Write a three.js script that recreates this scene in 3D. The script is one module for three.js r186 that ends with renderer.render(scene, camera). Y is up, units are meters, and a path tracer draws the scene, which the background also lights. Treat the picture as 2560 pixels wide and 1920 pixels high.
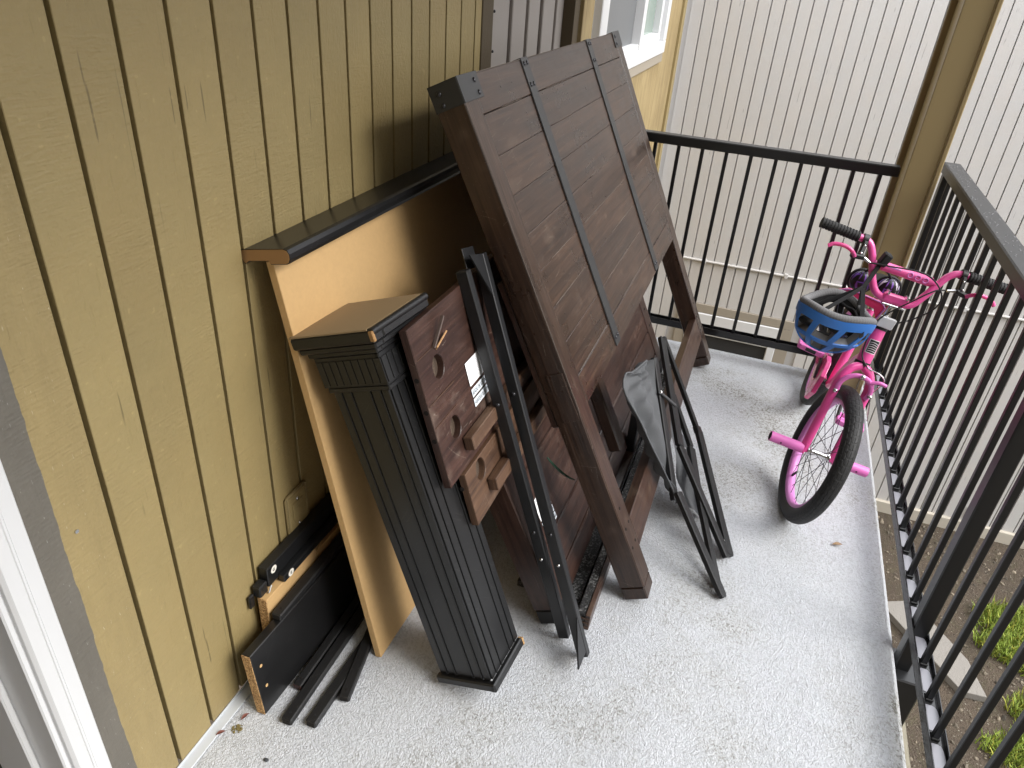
import * as THREE from 'three';
import { mergeGeometries } from 'three/addons/utils/BufferGeometryUtils.js';
import { ParametricGeometry } from 'three/addons/geometries/ParametricGeometry.js';

// ---------------------------------------------------------------- camera, sky, sun, exposure
const scene = new THREE.Scene();
const camera = new THREE.PerspectiveCamera(55.8, 4 / 3, 0.02, 300);
camera.position.set(0.9095, 1.5875, 0);
camera.rotation.order = 'YXZ';
camera.rotation.set(-0.53522, 0.31141, 0.0794);

const renderer = new THREE.WebGLRenderer({ antialias: true });
renderer.toneMapping = THREE.LinearToneMapping;
renderer.toneMappingExposure = 2.4;
renderer.shadowMap.enabled = true;

{ // an even overcast sky, brighter overhead
  const w = 64, h = 32, d = new Float32Array(w * h * 4);
  for (let j = 0; j < h; j++) for (let i = 0; i < w; i++) {
    const el = ((j + 0.5) / h - 0.5) * Math.PI, s = Math.max(0, Math.sin(el));
    const L = 1.62 * (1 + 2 * s) / 3 * 1.0 + 0.25, k = (j * w + i) * 4;
    d[k] = L * 0.975; d[k + 1] = L * 0.995; d[k + 2] = L * 1.04; d[k + 3] = 1;
  }
  const sky = new THREE.DataTexture(d, w, h, THREE.RGBAFormat, THREE.FloatType);
  sky.mapping = THREE.EquirectangularReflectionMapping;
  sky.magFilter = sky.minFilter = THREE.LinearFilter;
  sky.needsUpdate = true;
  scene.background = sky; scene.environment = sky;
}
const sun = new THREE.DirectionalLight(0xfffaf3, 1.45);
sun.position.set(8.2, 6.6, -1.2);
sun.target.position.set(0.6, 0, -1.8);
sun.castShadow = true; sun.shadow.radius = 60;
Object.assign(sun.shadow.camera, { left: -6, right: 6, top: 6, bottom: -6, near: 0.5, far: 30 });
sun.shadow.mapSize.set(2048, 2048);
scene.add(sun, sun.target);

// ---------------------------------------------------------------- helpers
let seedState = 77123;
const rnd = () => { seedState = (seedState * 1664525 + 1013904223) >>> 0; return seedState / 4294967296; };
const rr = (a, b) => a + (b - a) * rnd();
const V = (x, y, z) => new THREE.Vector3(x, y, z);
const clamp = (x, a = 0, b = 1) => Math.min(b, Math.max(a, x));
const smooth = (a, b, x) => { const t = clamp((x - a) / (b - a)); return t * t * (3 - 2 * t); };
const mix = (a, b, t) => a + (b - a) * t;

// tileable noise: octaves [fx, fy, amplitude]
function fbm(w, h, octs, seed) {
  const out = new Float32Array(w * h); let s = seed >>> 0;
  const r = () => { s = (s * 1664525 + 1013904223) >>> 0; return s / 4294967296; };
  let tot = 0;
  for (const [fx, fy, amp] of octs) {
    const L = new Float32Array(fx * fy); for (let i = 0; i < L.length; i++) L[i] = r();
    tot += amp;
    for (let y = 0; y < h; y++) {
      const gy = y / h * fy, y0 = Math.floor(gy) % fy, y1 = (y0 + 1) % fy; let ty = gy - Math.floor(gy); ty = ty * ty * (3 - 2 * ty);
      for (let x = 0; x < w; x++) {
        const gx = x / w * fx, x0 = Math.floor(gx) % fx, x1 = (x0 + 1) % fx; let tx = gx - Math.floor(gx); tx = tx * tx * (3 - 2 * tx);
        const a = L[y0 * fx + x0], b = L[y0 * fx + x1], c = L[y1 * fx + x0], d = L[y1 * fx + x1];
        out[y * w + x] += amp * (a + (b - a) * tx + (c - a) * ty + (a - b - c + d) * tx * ty);
      }
    }
  }
  for (let i = 0; i < out.length; i++) out[i] /= tot;
  return out;
}
const toS = (l) => Math.round(255 * clamp(l <= 0.0031308 ? l * 12.92 : 1.055 * Math.pow(l, 1 / 2.4) - 0.055));
// colour textures take linear values in fn and are stored as sRGB; grey ones are stored straight
function tex(w, h, fn, colour, tileW = 1, tileH = 1) {
  const d = new Uint8Array(w * h * 4), c = [0, 0, 0];
  for (let y = 0; y < h; y++) for (let x = 0; x < w; x++) {
    const k = (y * w + x) * 4;
    if (colour) { fn(x, y, c); d[k] = toS(c[0]); d[k + 1] = toS(c[1]); d[k + 2] = toS(c[2]); }
    else { const v = Math.round(255 * clamp(fn(x, y))); d[k] = d[k + 1] = d[k + 2] = v; }
    d[k + 3] = 255;
  }
  const t = new THREE.DataTexture(d, w, h, THREE.RGBAFormat);
  t.wrapS = t.wrapT = THREE.RepeatWrapping; t.magFilter = THREE.LinearFilter; t.minFilter = THREE.LinearMipmapLinearFilter; t.generateMipmaps = true;
  if (colour) t.colorSpace = THREE.SRGBColorSpace;
  t.repeat.set(1 / tileW, 1 / tileH); t.needsUpdate = true; return t;
}
function canvasTex(w, h, draw) {
  const c = document.createElement('canvas'); c.width = w; c.height = h; draw(c.getContext('2d'), w, h);
  const t = new THREE.CanvasTexture(c); t.colorSpace = THREE.SRGBColorSpace; return t;
}
const lin = (r, g, b) => new THREE.Color().setRGB(r, g, b);
const mat = (r, g, b, rough = 0.6, o = {}) => new THREE.MeshStandardMaterial({ color: lin(r, g, b), roughness: rough, ...o });
const phys = (r, g, b, rough, o = {}) => new THREE.MeshPhysicalMaterial({ color: lin(r, g, b), roughness: rough, ...o });

// chamfered box with corner at (x0,y0,z0)-(x1,y1,z1); uv in metres, u along the grain axis
function cb(x0, x1, y0, y1, z0, z1, c = 0.0015, grain = -1) {
  const P = [], W = [(x1 - x0) / 2, (y1 - y0) / 2, (z1 - z0) / 2], m = [(x0 + x1) / 2, (y0 + y1) / 2, (z0 + z1) / 2];
  c = Math.min(c, W[0] * 0.45, W[1] * 0.45, W[2] * 0.45);
  const vert = (s, ax) => s.map((q, i) => q * (i === ax ? W[i] : W[i] - c));
  const polys = [], S = [-1, 1];
  for (let ax = 0; ax < 3; ax++) for (const sa of S) {
    const b = (ax + 1) % 3, e = (ax + 2) % 3;
    polys.push([[-1, -1], [1, -1], [1, 1], [-1, 1]].map(([p, q]) => { const s = [0, 0, 0]; s[ax] = sa; s[b] = p; s[e] = q; return vert(s, ax); }));
  }
  for (let ax = 0; ax < 3; ax++) { const b = (ax + 1) % 3, e = (ax + 2) % 3;
    for (const p of S) for (const q of S) {
      const mk = (t, f) => { const s = [0, 0, 0]; s[ax] = t; s[b] = p; s[e] = q; return vert(s, f); };
      polys.push([mk(-1, b), mk(1, b), mk(1, e), mk(-1, e)]);
    } }
  for (const x of S) for (const y of S) for (const z of S) polys.push([0, 1, 2].map((ax) => vert([x, y, z], ax)));
  for (const poly of polys) {
    const a = V(...poly[0]), b = V(...poly[1]), d = V(...poly[2]), n = b.clone().sub(a).cross(d.clone().sub(a));
    const cen = V(0, 0, 0); poly.forEach((p) => cen.add(V(...p)));
    const order = n.dot(cen) < 0 ? poly.slice().reverse() : poly;
    for (let i = 1; i + 1 < order.length; i++) P.push(...order[0], ...order[i], ...order[i + 1]);
  }
  const g = new THREE.BufferGeometry();
  for (let i = 0; i < P.length; i++) P[i] += m[i % 3];
  g.setAttribute('position', new THREE.Float32BufferAttribute(P, 3)); g.computeVertexNormals();
  if (grain < 0) grain = W[0] >= W[1] && W[0] >= W[2] ? 0 : W[1] >= W[2] ? 1 : 2;
  return uvm(g, grain);
}
function uvm(g, grain = 0, ou = rnd() * 7, ov = rnd() * 7) {
  if (g.index) g = g.toNonIndexed();
  const p = g.attributes.position, n = g.attributes.normal, uv = new Float32Array(p.count * 2);
  for (let i = 0; i < p.count; i += 3) {
    const N = [0, 0, 0]; for (let k = 0; k < 3; k++) { N[0] += Math.abs(n.getX(i + k)); N[1] += Math.abs(n.getY(i + k)); N[2] += Math.abs(n.getZ(i + k)); }
    const ax = N[0] > N[1] && N[0] > N[2] ? 0 : N[1] > N[2] ? 1 : 2;
    let a, b; if (ax === grain) { a = (ax + 1) % 3; b = (ax + 2) % 3; } else { a = grain; b = 3 - ax - grain; }
    for (let k = 0; k < 3; k++) { const q = [p.getX(i + k), p.getY(i + k), p.getZ(i + k)]; uv[(i + k) * 2] = q[a] + ou; uv[(i + k) * 2 + 1] = q[b] + ov; }
  }
  g.setAttribute('uv', new THREE.BufferAttribute(uv, 2)); return g;
}
const taken = new Map();
function numbered(n) { const k = taken.get(n) ?? 0; taken.set(n, k + 1); return k ? `${n}_${String(k).padStart(3, '0')}` : n; }
function obj(name, geos, m, parent) {
  let g = Array.isArray(geos) ? (geos.length > 1 ? mergeGeometries(geos.map((q) => { q = q.index ? q.toNonIndexed() : q; for (const k of Object.keys(q.attributes)) if (!['position', 'normal', 'uv'].includes(k)) q.deleteAttribute(k); return q; })) : geos[0]) : geos;
  const o = new THREE.Mesh(g, m); o.castShadow = o.receiveShadow = true;
  if (parent) { o.name = name; parent.add(o); } else { o.name = numbered(name); scene.add(o); }
  return o;
}
function thing(name, label, category, pos = [0, 0, 0], group) {
  const o = new THREE.Group(); o.name = numbered(name); o.position.set(...pos); scene.add(o);
  o.userData = { label, category }; if (group) o.userData.group = group; return o;
}
function frame(o, u, v, n) { o.quaternion.setFromRotationMatrix(new THREE.Matrix4().makeBasis(u, v, n)); o.updateMatrixWorld(true); return o; }
function struct(name, geos, m, parent) { const o = obj(name, geos, m, parent); if (!parent) o.userData.kind = 'structure'; return o; }
function tag(o, label, category, group) { o.userData.label = label; o.userData.category = category; if (group) o.userData.group = group; return o; }
// world-space geometry into a thing's own space
function into(t, g) { t.updateMatrixWorld(true); g.applyMatrix4(t.matrixWorld.clone().invert()); return g; }
const wpart = (name, geos, m, t) => obj(name, (Array.isArray(geos) ? geos : [geos]).map((g) => into(t, g)), m, t);
function cyl(p, q, r1, r2 = r1, seg = 12, open = false) {
  const d = q.clone().sub(p), L = d.length(), g = new THREE.CylinderGeometry(r2, r1, L, seg, 1, open);
  g.translate(0, L / 2, 0); g.applyQuaternion(new THREE.Quaternion().setFromUnitVectors(V(0, 1, 0), d.normalize())); g.translate(p.x, p.y, p.z); return g;
}
function tube(pts, r, seg = 40, rad = 10, tension = 0.5) { return new THREE.TubeGeometry(new THREE.CatmullRomCurve3(pts, false, 'catmullrom', tension), seg, r, rad, false); }
// bar of section w (across side) x h (along face normal) between two points
function bar(p, q, w, h, face, c = 0.0015) {
  const d = q.clone().sub(p), L = d.length(), y = d.normalize(), z = face.clone().sub(y.clone().multiplyScalar(face.dot(y))).normalize(), x = y.clone().cross(z);
  const g = cb(-w / 2, w / 2, 0, L, -h / 2, h / 2, c, 1); g.applyMatrix4(new THREE.Matrix4().makeBasis(x, y, z).setPosition(p)); return g;
}
const ball = (p, r, s = 10) => new THREE.SphereGeometry(r, s, Math.ceil(s * 0.7)).translate(p.x, p.y, p.z);
function prism(pts, depth, bevel = 0) { // 2D outline in xy, thickness along z from 0
  const s = new THREE.Shape(pts.map(([x, y]) => new THREE.Vector2(x, y)));
  return new THREE.ExtrudeGeometry(s, { depth, bevelEnabled: bevel > 0, bevelSize: bevel, bevelThickness: bevel, bevelSegments: 2, steps: 1, curveSegments: 8 });
}

// ---------------------------------------------------------------- materials
const N1 = fbm(512, 512, [[6, 6, 1], [13, 13, 0.7], [31, 31, 0.5], [67, 67, 0.35]], 11);
const kerf = fbm(1024, 1024, [[30, 240, 1], [60, 420, 0.8], [12, 120, 0.5]], 21);      // fine horizontal saw marks
const grainV = fbm(1024, 1024, [[170, 8, 1], [330, 14, 0.8], [80, 5, 0.6]], 22);        // vertical grain
const blot = fbm(1024, 1024, [[5, 5, 1], [11, 11, 0.6], [23, 23, 0.3]], 23);
const lump = fbm(1024, 1024, [[90, 90, 1], [180, 180, 0.8]], 24);
const sidingBump = tex(1024, 1024, (x, y) => { const i = y * 1024 + x, b = smooth(0.42, 0.58, blot[i]); return 0.42 * mix(kerf[i], grainV[i], b) + 0.4 * lump[i] + 0.1 - 0.35 * smooth(0.72, 0.8, grainV[i]) * b; }, false, 0.62, 0.62);
const sidingMap = (r, g, b, amp) => tex(1024, 1024, (x, y, c) => {
  const i = y * 1024 + x, v = 1 + amp * (blot[i] - 0.5) * 1.3 + amp * 0.5 * (kerf[i] - 0.5) + amp * 0.4 * (lump[i] - 0.5), w = (N1[(y >> 1) * 512 + (x >> 1)] - 0.5) * 0.05;
  const crack = smooth(0.77, 0.82, grainV[i]) * smooth(0.5, 0.6, blot[i]) * 0.45, chip = lump[i] > 0.87 ? amp * 1.3 : 0;
  const k = v * (1 - crack) + chip; c[0] = r * k * (1 + w); c[1] = g * k; c[2] = b * k * (1 - w);
}, true, 1.13, 1.13);
const oliveMap = sidingMap(0.282, 0.216, 0.096, 0.12);
const M = {};
M.olive = new THREE.MeshStandardMaterial({ map: oliveMap, bumpMap: sidingBump, bumpScale: 0.0019, roughness: 0.58 });
const oliveTones = [0.955, 0.985, 1.0, 1.02, 1.045].map((k) => { const m = M.olive.clone(); m.color = lin(k, k * 1.003, k * 0.99); return m; });
M.oliveGroove = mat(0.282, 0.216, 0.096, 0.8);
M.paleWall = new THREE.MeshStandardMaterial({ map: sidingMap(0.5, 0.483, 0.466, 0.05), bumpMap: sidingBump, bumpScale: 0.0014, roughness: 0.7 });
M.paleGroove = mat(0.5, 0.483, 0.466, 0.8);
M.paleTrim = mat(0.56, 0.51, 0.43, 0.75, { bumpMap: sidingBump, bumpScale: 0.001 });
M.taupe = mat(0.29, 0.255, 0.205, 0.6, { bumpMap: sidingBump, bumpScale: 0.001 });
M.plinth = mat(0.46, 0.42, 0.35, 0.85, { bumpMap: sidingBump, bumpScale: 0.003 });
M.white = mat(0.6, 0.605, 0.61, 0.35);
M.jamb = mat(0.62, 0.58, 0.55, 0.5);
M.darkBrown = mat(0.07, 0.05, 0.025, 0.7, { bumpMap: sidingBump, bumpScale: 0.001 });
M.greyPanel = mat(0.3, 0.272, 0.25, 0.55);
M.greyPanelDark = mat(0.2, 0.175, 0.165, 0.6);
M.screen = mat(0.13, 0.135, 0.14, 0.45);
M.glassDark = mat(0.035, 0.036, 0.037, 0.12);
M.glassGreen = mat(0.2, 0.26, 0.22, 0.08);
M.blackMetal = mat(0.011, 0.0115, 0.0125, 0.34);
M.railMetal = mat(0.014, 0.0145, 0.016, 0.36);
M.webbing = mat(0.012, 0.012, 0.013, 0.9);
M.wetMetal = mat(0.02, 0.02, 0.021, 0.12);
M.postPaint = mat(0.29, 0.222, 0.108, 0.33);
M.flash = mat(0.55, 0.58, 0.61, 0.4);
M.steel = mat(0.6, 0.6, 0.6, 0.22, { metalness: 1 });
M.rivet = mat(0.05, 0.05, 0.055, 0.3, { metalness: 0.6 });

// dark furniture wood: u along the grain
const gLong = fbm(1024, 512, [[5, 70, 1], [9, 160, 0.8], [3, 24, 0.9], [20, 240, 0.4]], 31);
const gBlot = fbm(1024, 512, [[6, 5, 1], [15, 12, 0.7], [34, 28, 0.5], [80, 60, 0.35]], 32);
const scr = (() => { // scratches and scuffs
  const w = 1024, h = 512, a = new Float32Array(w * h); let s = 991; const r = () => { s = (s * 1664525 + 1013904223) >>> 0; return s / 4294967296; };
  for (let k = 0; k < 130; k++) {
    let x = r() * w, y = r() * h; const ang = r() < 0.6 ? (r() - 0.5) * 0.5 : r() * 6.28, L = 8 + r() * r() * 90, v = 0.25 + 0.75 * r(), cv = (r() - 0.5) * 0.01; let t = ang;
    for (let i = 0; i < L; i++) { x += Math.cos(t); y += Math.sin(t); t += cv; const X = ((x | 0) % w + w) % w, Y = ((y | 0) % h + h) % h; a[Y * w + X] = Math.max(a[Y * w + X], v * r()); }
  }
  for (let k = 0; k < 900; k++) { const X = (r() * w) | 0, Y = (r() * h) | 0; a[Y * w + X] = 0.3 + 0.7 * r(); }
  return a;
})();
const woodTex = (lo, hi, scratch, worn) => tex(1024, 512, (x, y, c) => {
  const i = y * 1024 + x, t = clamp(0.55 * (gLong[i] - 0.5) * 3 + 0.5 + 0.9 * (gBlot[i] - 0.5)), s = scr[i] * scratch, k = smooth(0.6, 0.8, gBlot[i]) * worn;
  for (let q = 0; q < 3; q++) c[q] = mix(mix(lo[q], hi[q], t), [0.3, 0.25, 0.2][q], clamp(s * 0.7 + k * 0.12));
}, true, 1.1, 0.55);
const woodBump = tex(1024, 512, (x, y) => { const i = y * 1024 + x; return clamp(0.25 + 0.6 * gLong[i] - 0.35 * smooth(0.62, 0.75, gLong[i]) - scr[i] * 0.2); }, false, 1.1, 0.55);
const woodRough = tex(1024, 512, (x, y) => { const i = y * 1024 + x; return 0.36 + 0.35 * gBlot[i] + 0.25 * scr[i]; }, false, 1.1, 0.55);
const mkWood = (lo, hi, s, w, rs = 0.8) => new THREE.MeshStandardMaterial({ map: woodTex(lo, hi, s, w), bumpMap: woodBump, bumpScale: 0.0009, roughnessMap: woodRough, roughness: rs });
const woodDark = [mkWood([0.019, 0.0098, 0.0063], [0.056, 0.03, 0.0185], 1.2, 0.5, 0.58)];
woodDark.push(woodDark[0].clone(), woodDark[0].clone());
woodDark[1].color = lin(0.9, 0.9, 0.91); woodDark[2].color = lin(1.1, 1.08, 1.04);
const woodRed = [mkWood([0.019, 0.0085, 0.0065], [0.06, 0.03, 0.021], 1.0, 0.6, 0.72)];
woodRed.push(woodRed[0].clone()); woodRed[1].color = lin(1.2, 1.25, 1.15);
const woodScuffed = mkWood([0.019, 0.0085, 0.0065], [0.066, 0.032, 0.023], 1.9, 1.6, 0.75);
const woodTan = mkWood([0.035, 0.017, 0.01], [0.115, 0.06, 0.032], 1, 0.8, 1.1);
M.yellowWood = new THREE.MeshStandardMaterial({ map: woodTex([0.21, 0.15, 0.065], [0.36, 0.275, 0.135], 0.2, 0.2), bumpMap: woodBump, bumpScale: 0.0015, roughness: 0.7 });
M.woodEnd = mat(0.03, 0.016, 0.01, 0.8);
M.woodWorn = mkWood([0.03, 0.02, 0.013], [0.1, 0.065, 0.042], 1.3, 1.6, 1.2);
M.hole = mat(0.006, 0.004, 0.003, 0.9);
const mdfN = fbm(512, 512, [[4, 4, 1], [60, 60, 0.5], [150, 150, 0.6]], 41);
M.mdf = new THREE.MeshStandardMaterial({ map: tex(512, 512, (x, y, c) => { const v = 0.92 + 0.16 * mdfN[y * 512 + x]; c[0] = 0.55 * v; c[1] = 0.355 * v; c[2] = 0.158 * v; }, true, 0.6, 0.6), roughness: 0.75 });
M.mdfEdge = mat(0.34, 0.19, 0.075, 0.85, { bumpMap: woodBump, bumpScale: 0.0005 });
const chipN = fbm(512, 512, [[70, 70, 1], [140, 140, 1], [250, 250, 0.7]], 42);
M.chip = new THREE.MeshStandardMaterial({ map: tex(512, 512, (x, y, c) => { const v = smooth(0.3, 0.7, chipN[y * 512 + x]); c[0] = mix(0.2, 0.66, v); c[1] = mix(0.1, 0.42, v); c[2] = mix(0.035, 0.19, v); }, true, 0.2, 0.2), bumpMap: tex(512, 512, (x, y) => chipN[y * 512 + x], false, 0.2, 0.2), bumpScale: 0.0015, roughness: 0.9 });
const speck = tex(512, 512, (x, y, c) => { const s = N1[y * 512 + x] > 0.5 && (Math.imul(x * 7919 + y * 104729, 2654435761) >>> 0) % 997 < 4 ? 1 : 0; const d = 0.9 + 0.5 * N1[y * 512 + x]; c[0] = 0.0085 * d + s * 0.15; c[1] = 0.0085 * d + s * 0.14; c[2] = 0.009 * d + s * 0.12; }, true, 0.5, 0.5);
M.blackPaint = new THREE.MeshStandardMaterial({ map: speck, roughness: 0.33 });
M.blackMatte = new THREE.MeshStandardMaterial({ map: speck, roughness: 0.5 });
M.capTop = mat(0.3, 0.22, 0.125, 0.75, { bumpMap: woodBump, bumpScale: 0.0003 });
M.dusty = new THREE.MeshStandardMaterial({ map: tex(512, 512, (x, y, c) => { const v = smooth(0.45, 0.75, chipN[y * 512 + x]) * smooth(0.35, 0.65, mdfN[y * 512 + x]); c[0] = 0.01 + v * 0.2; c[1] = 0.01 + v * 0.2; c[2] = 0.01 + v * 0.2; }, true, 0.35, 0.35), roughness: 0.6 });
M.fabric = new THREE.MeshStandardMaterial({ map: tex(512, 512, (x, y, c) => { const v = 0.85 + 0.2 * (((x >> 1) + (y >> 1)) & 1) + 0.25 * (mdfN[y * 512 + x] - 0.5); c[0] = 0.09 * v; c[1] = 0.094 * v; c[2] = 0.1 * v; }, true, 0.3, 0.3), roughness: 0.9 });

// ---------------------------------------------------------------- deck, ground, ceiling
const DX = 1.545, DZ = -3.315;
{
  const W = 1152, H = 2048, zLen = 2.9;
  const fine = fbm(W, H, [[300, 560, 1], [520, 960, 1]], 51), grit = fbm(W, H, [[380, 710, 1], [560, 1020, 0.8]], 57), patch = fbm(W, H, [[5, 9, 1], [11, 20, 0.8], [23, 42, 0.6], [60, 110, 0.4]], 52), stain = fbm(W, H, [[3, 6, 1], [9, 17, 0.6]], 53);
  const spots = [[1.0, -1.72, 0.12, 0.55], [1.13, -1.58, 0.07, 0.6], [1.1, -1.4, 0.06, 0.4], [0.95, -2.95, 0.22, 0.4], [1.2, -2.75, 0.25, 0.4], [1.0, -2.3, 0.22, 0.3], [0.62, -0.9, 0.3, 0.22], [0.82, -1.2, 0.12, 0.2], [1.38, -2.3, 0.2, 0.3], [1.15, -1.2, 0.1, 0.3], [0.08, -0.8, 0.06, 0.3], [0.03, -0.7, 0.04, 0.4], [1.53, -1.5, 0.04, 0.3], [1.28, -2.0, 0.14, 0.35]];
  const map = tex(W, H, (x, y, c) => {
    const i = y * W + x, X = (x + 0.5) / W * DX, Z = DZ + (y + 0.5) / H * zLen;
    let dirt = smooth(0.5, 0.74, patch[i]) * 0.24;
    dirt += (0.5 * smooth(0.07, 0.0, X - 0.02) + 0.4 * smooth(0.05, 0.0, DX - X) + 0.35 * smooth(0.08, 0.0, Z - DZ)) * smooth(0.42, 0.62, patch[i]);
    for (const [sx, sz, r, k] of spots) { const d2 = ((X - sx) ** 2 + (Z - sz) ** 2) / (r * r); if (d2 < 6) dirt += k * Math.exp(-d2) * (0.05 + 1.25 * patch[i]); }
    const thr = 0.64 - 0.2 * clamp(dirt), f = smooth(thr, thr + 0.14, 1 - fine[i]) * clamp(0.1 + dirt * 1.0), t = 0.3 * clamp(dirt);
    const b = (0.99 + 0.06 * (stain[i] - 0.5)) * (1 - 0.17 * smooth(0.5, 0.68, grit[i]));
    let r = 0.595 * b, g = 0.618 * b, bl = 0.655 * b;
    r = mix(r, 0.4, t); g = mix(g, 0.38, t); bl = mix(bl, 0.28, t);
    c[0] = mix(r, 0.17, f); c[1] = mix(g, 0.16, f); c[2] = mix(bl, 0.125, f);
  }, true);
  const bn = fbm(1024, 1024, [[150, 150, 0.7], [300, 300, 1]], 54);
  const bump = tex(1024, 1024, (x, y) => smooth(0.25, 0.75, bn[y * 1024 + x]), false, 1 / (DX / 0.5), 1 / (zLen / 0.5));
  const m = new THREE.MeshStandardMaterial({ map, bumpMap: bump, bumpScale: 0.0016, roughness: 0.6 });
  const top = cb(0, DX, -0.16, 0, DZ, 1.6, 0.012, 0), p = top.attributes.position, uv = top.attributes.uv;
  for (let i = 0; i < p.count; i++) uv.setXY(i, p.getX(i) / DX, (p.getZ(i) - DZ) / zLen);
  struct('balcony_floor', top, m);
  struct('balcony_edge', cb(-0.1, DX - 0.025, -0.4, -0.162, DZ + 0.025, 1.6, 0.004), M.darkBrown);
  struct('ceiling', cb(-0.3, 1.68, 2.46, 2.62, -3.5, 2.2, 0.004), M.paleTrim);
}
const GY = -2.9;
{
  const d1 = fbm(1024, 1024, [[7, 7, 1], [19, 19, 0.8], [47, 47, 0.7], [120, 120, 0.8], [300, 300, 0.9]], 61), d2 = fbm(1024, 1024, [[260, 260, 1], [130, 130, 0.6]], 62);
  const map = tex(1024, 1024, (x, y, c) => { const i = y * 1024 + x, v = 0.55 + 0.9 * d1[i], s = smooth(0.78, 0.86, d2[i]), g = smooth(0.56, 0.7, d1[(i * 3 + 5000) % d1.length]) * 0.35; c[0] = mix(mix(0.062, 0.05, g) * v, 0.22, s); c[1] = mix(mix(0.045, 0.054, g) * v, 0.2, s); c[2] = mix(mix(0.03, 0.016, g) * v, 0.16, s); }, true, 1.6, 1.6);
  const m = new THREE.MeshStandardMaterial({ map, bumpMap: tex(1024, 1024, (x, y) => 0.5 * d1[y * 1024 + x] + 0.5 * d2[y * 1024 + x], false, 1.6, 1.6), bumpScale: 0.02, roughness: 0.85 });
  const g = new THREE.PlaneGeometry(120, 120).rotateX(-Math.PI / 2).translate(0, GY, 0); struct('ground', uvm(g, 0, 0, 0), m);
}

// ---------------------------------------------------------------- olive wall with its planks
{
  const t = thing('siding_wall', 'olive painted grooved siding wall that the boards lean on', 'wall');
  obj('backing', cb(-0.13, -0.0285, 0.008, 2.46, -2.246, -0.463, 0.001), M.oliveGroove, t);
  const top = 2.455, edge = [];
  const zs = [-0.673]; for (let k = 1; k < 16; k++) zs.push(-0.673 - 0.1016 * k); zs.push(-2.246);
  for (let k = 0; k + 1 < zs.length; k++) {
    const last = k + 2 === zs.length;
    obj('plank', cb(-0.028, 0, 0.012 + rr(-0.002, 0.003), top, zs[k + 1] + (last ? 0 : 0.0043), zs[k] - 0.0043, 0.001, 2), oliveTones[(k * 7 + 3) % 5], t);
    for (const y of [0.31, 0.72, 1.13, 1.54]) if ((k * 3 + Math.round(y * 7)) % 3 === 0) obj('nail_head', new THREE.SphereGeometry(0.0028, 8, 5).scale(0.3, 1, 1).translate(0.0003, y + rr(-0.02, 0.02), (zs[k] + zs[k + 1]) / 2 + rr(-0.03, 0.03)), M.olive, t);
  }
  // first plank: olive paint brushed up to the taupe band by the door
  const W = 512, H = 1024, n = fbm(W, H, [[9, 17, 1], [30, 60, 0.8], [90, 170, 0.6]], 71);
  const pm = new THREE.MeshStandardMaterial({ roughness: 0.6, bumpMap: sidingBump, bumpScale: 0.002, map: tex(W, H, (x, y, c) => {
    const u = x / W * 0.178, lim = 0.088 + 0.006 * (n[y * W + x] - 0.5) + 0.004 * Math.sin(y * 0.011) * 0.5, i = ((y * 3) % 1024) * 1024 + (x * 2) % 1024;
    const v = 1 + 0.24 * (blot[i] - 0.5) + 0.1 * (lump[i] - 0.5) - 0.35 * smooth(0.78, 0.82, grainV[i]) * smooth(0.52, 0.6, blot[i]);
    const chip = n[((y * 7) % H) * W + (x * 5) % W] > 0.84 ? 0.2 : 0, o = u > lim ? 1 : 0;
    c[0] = mix(0.282, 0.125, o) * v + chip; c[1] = mix(0.216, 0.114, o) * v + chip; c[2] = mix(0.096, 0.094, o) * v + chip;
  }, true) });
  const g = cb(-0.0125, 0, 0.012, top, -0.668, -0.49, 0.0015, 2), p = g.attributes.position, uv = g.attributes.uv;
  for (let i = 0; i < p.count; i++) uv.setXY(i, (p.getZ(i) + 0.668) / 0.178, p.getY(i) / top);
  pm.bumpMap = sidingBump.clone(); pm.bumpMap.repeat.set(0.178 / 0.62, top / 0.62);
  const pl = obj('plank', g, pm, t); pl.userData.label = 'end plank painted half olive and half taupe';
  // patch of old caulk and nails
  const pn = [];
  obj('nail', new THREE.CylinderGeometry(0.0035, 0.0035, 0.004, 10).rotateZ(Math.PI / 2).translate(0.001, 0.742, -0.605), M.steel, t);
}
{
  const t = thing('cover_plate', 'painted over square cover plate on the olive wall above the bracket', 'cover plate', [0.001, 0.365, -1.15]);
  obj('plate', [cb(0, 0.008, -0.055, 0.055, -0.036, 0.036, 0.004), cb(0.008, 0.011, -0.022, 0.03, -0.02, 0.022, 0.001)], M.olive, t);
  obj('bead', tube([V(0.004, -0.062, 0.04), V(0.004, 0.058, 0.04), V(0.004, 0.06, -0.04), V(0.004, -0.06, -0.042)], 0.004, 30, 6, 0), M.olive, t);
  for (const y of [0.038, -0.04]) obj('screw', ball(V(0.009, y, 0.002), 0.004, 8), M.steel, t);
}
tag(obj('flashing_strip', [cb(0.0005, 0.026, 0.001, 0.005, -3.3, -0.53, 0.001), cb(0.0005, 0.003, 0.005, 0.0115, -3.3, -0.53, 0.0005)], M.flash), 'pale metal flashing strip along the foot of the olive wall', 'flashing');
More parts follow.
